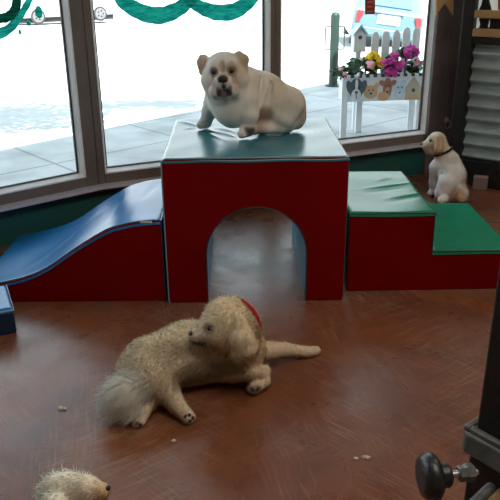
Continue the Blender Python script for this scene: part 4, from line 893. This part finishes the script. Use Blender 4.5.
def car_side(pa, pb, label):
    d = (pb - pa); d.z = 0; L = d.length; ang = math.atan2(d.y, d.x); zg = (pa.z + pb.z) / 2 - .33
    T = Matrix.Translation((pa.x, pa.y, zg)) @ Matrix.Rotation(ang, 4, 'Z'); t = thing('car', label, 'car', (pa.x, pa.y, zg))
    prof = [(-.85, .28), (-.9, .62), (-.8, .85), (-.2, .95), (.35, 1.45), (1.9, 1.48), (2.6, 1.0), (L + .75, .85), (L + .85, .55), (L + .8, .28)]
    MB().prism(prof, -.02, 1.65, None, T).build('car_body', M['car_white'], t, bevel=.05, bseg=3)
    MB().prism([(.2, 1.0), (.55, 1.38), (1.8, 1.4), (2.3, 1.02)], -.03, .0, None, T).build('side_window', M['car_glass'], t)
    MB().box((-.8, .1, .06), (L + .7, 1.5, .3), None, T).build('underbody', M['car_under'], t)
    for x in (0, L):
        b = MB(); b.lathe([(.25, 0), (.33, .01), (.33, .2), (.25, .2)], (x, -.06, .33), (0, 1, 0), 28, T=T); w_ = b.build('wheel', M['tyre'], t)
        b = MB(); b.lathe([(.04, -.02), (.25, -.012), (.25, .01)], (x, -.06, .33), (0, 1, 0), 28, T=T); h_ = b.build('hub_cap', M['wheel_rim'], w_)
        for k in range(5):
            b = MB(); b.cyl((x + .13 * math.cos(k * 1.257), -.085, .33 + .13 * math.sin(k * 1.257)), (x + .13 * math.cos(k * 1.257), -.07, .33 + .13 * math.sin(k * 1.257)), .04, seg=10, T=T); b.build('hub_hole', M['car_under'], w_)
car_side(wa, wb_, 'white car parked side on across the bright street')
# street tree beside the shop: its crown breaks the sunlight on the street
rng = np.random.default_rng(3)
tr = thing('street_tree', 'leafy street tree on the sidewalk casting dappled shade on the street', 'tree', (-4.2, 4.9, GZ))
b = MB(); b.tube([(-4.2, 4.9, GZ), (-4.15, 4.95, 1.5), (-3.9, 5.1, 2.6), (-2.8, 5.3, 3.6), (-1.4, 5.5, 4.3)], [.13, .11, .09, .06, .03], 10); b.tube([(-3.9, 5.1, 2.6), (-4.4, 5.3, 4.6)], [.07, .03], 8); b.build('trunk', M['bark'], tr)
b = MB()
for c, r_, n in (((-1.9, 5.35, 4.1), (1.3, 1.0, .5), 2500), ((-.35, 6.1, 4.2), (1.0, .34, .3), 750), ((-3.6, 5.2, 4.6), (1.5, 1.1, .7), 700)): leafy(b, c, r_, n, .13, None, rng)
b.build('crown', M['foliage'], tr, smooth=False, recalc=False)

# ------------------------------------------------------------------ painted swags and sticker on the glass
def ribbon(pts, ws_, T, name, m, label, cat, loop=False, n0=-.046):
    c = smooth_poly(pts, 8); L = len(c); wv = [float(np.interp(i / (L - 1), np.linspace(0, 1, len(ws_)), ws_)) for i in range(L)]
    vs = []
    for i, (s, z) in enumerate(c):
        a, d = c[max(i - 1, 0)], c[min(i + 1, L - 1)]; t = Vector((d[0] - a[0], d[1] - a[1])).normalized(); q = Vector((-t.y, t.x)) * wv[i] / 2
        wob = .0015 * math.sin(i * .9)
        for n in (n0, n0 + .004): vs += [(s + q.x, n, z + q.y + wob), (s - q.x, n, z - q.y - wob)]
    fs = []
    for i in range(L - 1):
        o, p = 4 * i, 4 * (i + 1); fs += [(o, o + 1, p + 1, p), (o + 2, p + 2, p + 3, o + 3), (o, p, p + 2, o + 2), (o + 1, o + 3, p + 3, p + 1)]
    fs += [(0, 2, 3, 1), (4 * L - 4, 4 * L - 3, 4 * L - 1, 4 * L - 2)]
    o = MB().add(vs, fs, None, T).build(name, m); return tag(o, label, cat)
ribbon([(0.1782,1.276), (0.2197,1.197), (0.281,1.151), (0.3613,1.118), (0.4451,1.112), (0.5262,1.138), (0.5854,1.172), (0.6156,1.202)], [.05, .075, .085, .09, .085, .07, .05], T2, 'painted_swag', M['swag_teal'], 'teal painted swag on the middle window, the drop beside the corner mullion', 'window painting')
ribbon([(0.5807,1.198), (0.6258,1.166), (0.6893,1.135), (0.7665,1.114), (0.8578,1.117), (0.9261,1.147), (0.9824,1.188), (1.033,1.25)], [.05, .065, .08, .09, .085, .075, .06], T2, 'painted_swag', M['swag_teal'], 'teal painted swag on the middle window, the drop above the bulldog', 'window painting')
ribbon([(0.5909,1.065), (0.5078,1.05), (0.4382,1.06), (0.3745,1.088), (0.3224,1.136), (0.2801,1.185), (0.2486,1.23), (0.2272,1.276)], [.05, .05, .048, .042, .036, .032, .03, .03], T1, 'painted_swag', M['swag_teal'], 'long curling teal painted ribbon on the angled window', 'window painting')
cc = (0.4098,1.222); rr_ = .085
ribbon([(cc[0] + rr_ * math.cos(a), cc[1] + rr_ * 1.05 * math.sin(a)) for a in [2 * PI * k / 16 for k in range(17)]], [.045], T1, 'painted_ring', M['swag_dark'], 'dark green painted ring on the angled window inside the curling ribbon', 'window painting')
def dot(px, r, label):
    b = MB(); pts = [(px[0] + r[0] * math.cos(a), px[1] + r[1] * math.sin(a)) for a in [2 * PI * k / 24 for k in range(24)]]
    b.prism(pts, -.046, -.043, None, T1); tag(b.build('painted_dot', M['swag_teal']), label, 'window painting')
dot((0.2196,1.153), (.019, .030), 'large teal painted oval on the angled window over the car wheel')
dot((0.2791,1.104), (.010, .014), 'small teal painted dot on the angled window beside the curling ribbon')
dot((0.3296,1.064), (.006, .013), 'lowest tiny teal painted drop on the angled window under the ribbon')
v = [(1.738,1.214), (1.814,1.212), (1.821,1.07), (1.748,1.071)]
st = MB().prism([(a, b_) for a, b_ in v], -.046, -.044, None, T2).build('window_sticker', M['sticker_red']); tag(st, 'small red printed sticker on the window above the car', 'sticker')
for y0 in (1.5, 5, 8.5): pass
q0 = (1.758,1.139); q1 = (1.805,1.138)
for k in range(3):
    MB().box((q0[0], -.0438, q0[1] - .028 * k), (q1[0] - .008 * (k % 2), -.043, q0[1] - .028 * k + .008), None, T2).build('printed_line', M['sticker_print'], st)

# ------------------------------------------------------------------ light and camera
wd = bpy.data.worlds.new('World'); SC.world = wd; wd.use_nodes = True
bg = wd.node_tree.nodes['Background']
nt = wd.node_tree; tcw = nt.nodes.new('ShaderNodeTexCoord'); sx = nt.nodes.new('ShaderNodeSeparateXYZ'); rp = nt.nodes.new('ShaderNodeValToRGB')
nt.links.new(tcw.outputs['Generated'], sx.inputs[0]); nt.links.new(sx.outputs['Z'], rp.inputs[0]); nt.links.new(rp.outputs[0], bg.inputs['Color'])
rp.color_ramp.elements[0].position = .0; rp.color_ramp.elements[0].color = (1, 1, 1, 1); rp.color_ramp.elements[1].position = .7; rp.color_ramp.elements[1].color = (.68, .85, 1.0, 1)
bg.inputs['Strength'].default_value = SKY
def lamp(name, kind, loc, energy, color, rot=None, **kw):
    l = bpy.data.lights.new(name, kind); l.energy = energy; l.color = color
    for k, v_ in kw.items(): setattr(l, k, v_)
    o = bpy.data.objects.new(name, l); o.location = loc
    if rot: o.rotation_euler = rot
    COL.objects.link(o); return o
el = R(56.5); sd_ = Vector((-.3 * math.cos(el), .954 * math.cos(el), -math.sin(el)))
s = lamp('sun', 'SUN', (0, -5, 10), SUN, (.97, .98, 1), angle=R(.6)); s.rotation_euler = sd_.to_track_quat('-Z', 'Y').to_euler()
# light portals in the windows help the sky find its way in
for T, sa, sb in ((T1, .08, 1.52), (T1, 1.64, 3.1), (T2, .05, 1.07), (T2, 1.14, 2.2)):
    p = T @ Vector(((sa + sb) / 2, -.10, 1.25)); nrm = (T.to_3x3() @ Vector((0, 1, 0)))
    o = lamp('window_portal', 'AREA', p, 1, (1, 1, 1), shape='RECTANGLE', size=sb - sa, size_y=2.0)
    o.rotation_euler = nrm.to_track_quat('-Z', 'Z').to_euler(); o.data.cycles.is_portal = True
lamp('ceiling_fill', 'AREA', (.6, .6, 2.95), FILL_A, (1, .93, .84), (0, 0, 0), shape='RECTANGLE', size=1.6, size_y=1.2)  # unseen fill light added to brighten the interior, no fixture known
lamp('ceiling_lamp_side', 'AREA', (2.0, 2.6, 2.95), LAMP_B, (1, .84, .66), (0, 0, 0), shape='RECTANGLE', size=.8, size_y=.8)
cam = bpy.data.cameras.new('camera'); co = bpy.data.objects.new('camera', cam); COL.objects.link(co)
p, r = .387433, -.008987
f_ = Vector((0, math.cos(p), -math.sin(p))); u_ = Vector((0, math.sin(p), math.cos(p))); x_ = Vector((1, 0, 0))
rx = x_ * math.cos(r) + u_ * math.sin(r); uy = -x_ * math.sin(r) + u_ * math.cos(r)
co.matrix_world = Matrix(((rx.x, uy.x, -f_.x, 0), (rx.y, uy.y, -f_.y, 0), (rx.z, uy.z, -f_.z, 1.36836), (0, 0, 0, 1)))
cam.sensor_width = 36; cam.lens = 701.98 / 500 * 36; cam.clip_start = .02
SC.camera = co
SC.view_settings.view_transform = 'Standard'; SC.view_settings.look = 'None'; SC.view_settings.exposure = EXPO; SC.view_settings.gamma = 1.0
SC.cycles.max_bounces = 10; SC.cycles.diffuse_bounces = 6; SC.cycles.transparent_max_bounces = 16; SC.cycles.sample_clamp_indirect = 6.0
SC.cycles.use_denoising = True
SC.cycles.caustics_reflective = False; SC.cycles.caustics_refractive = False
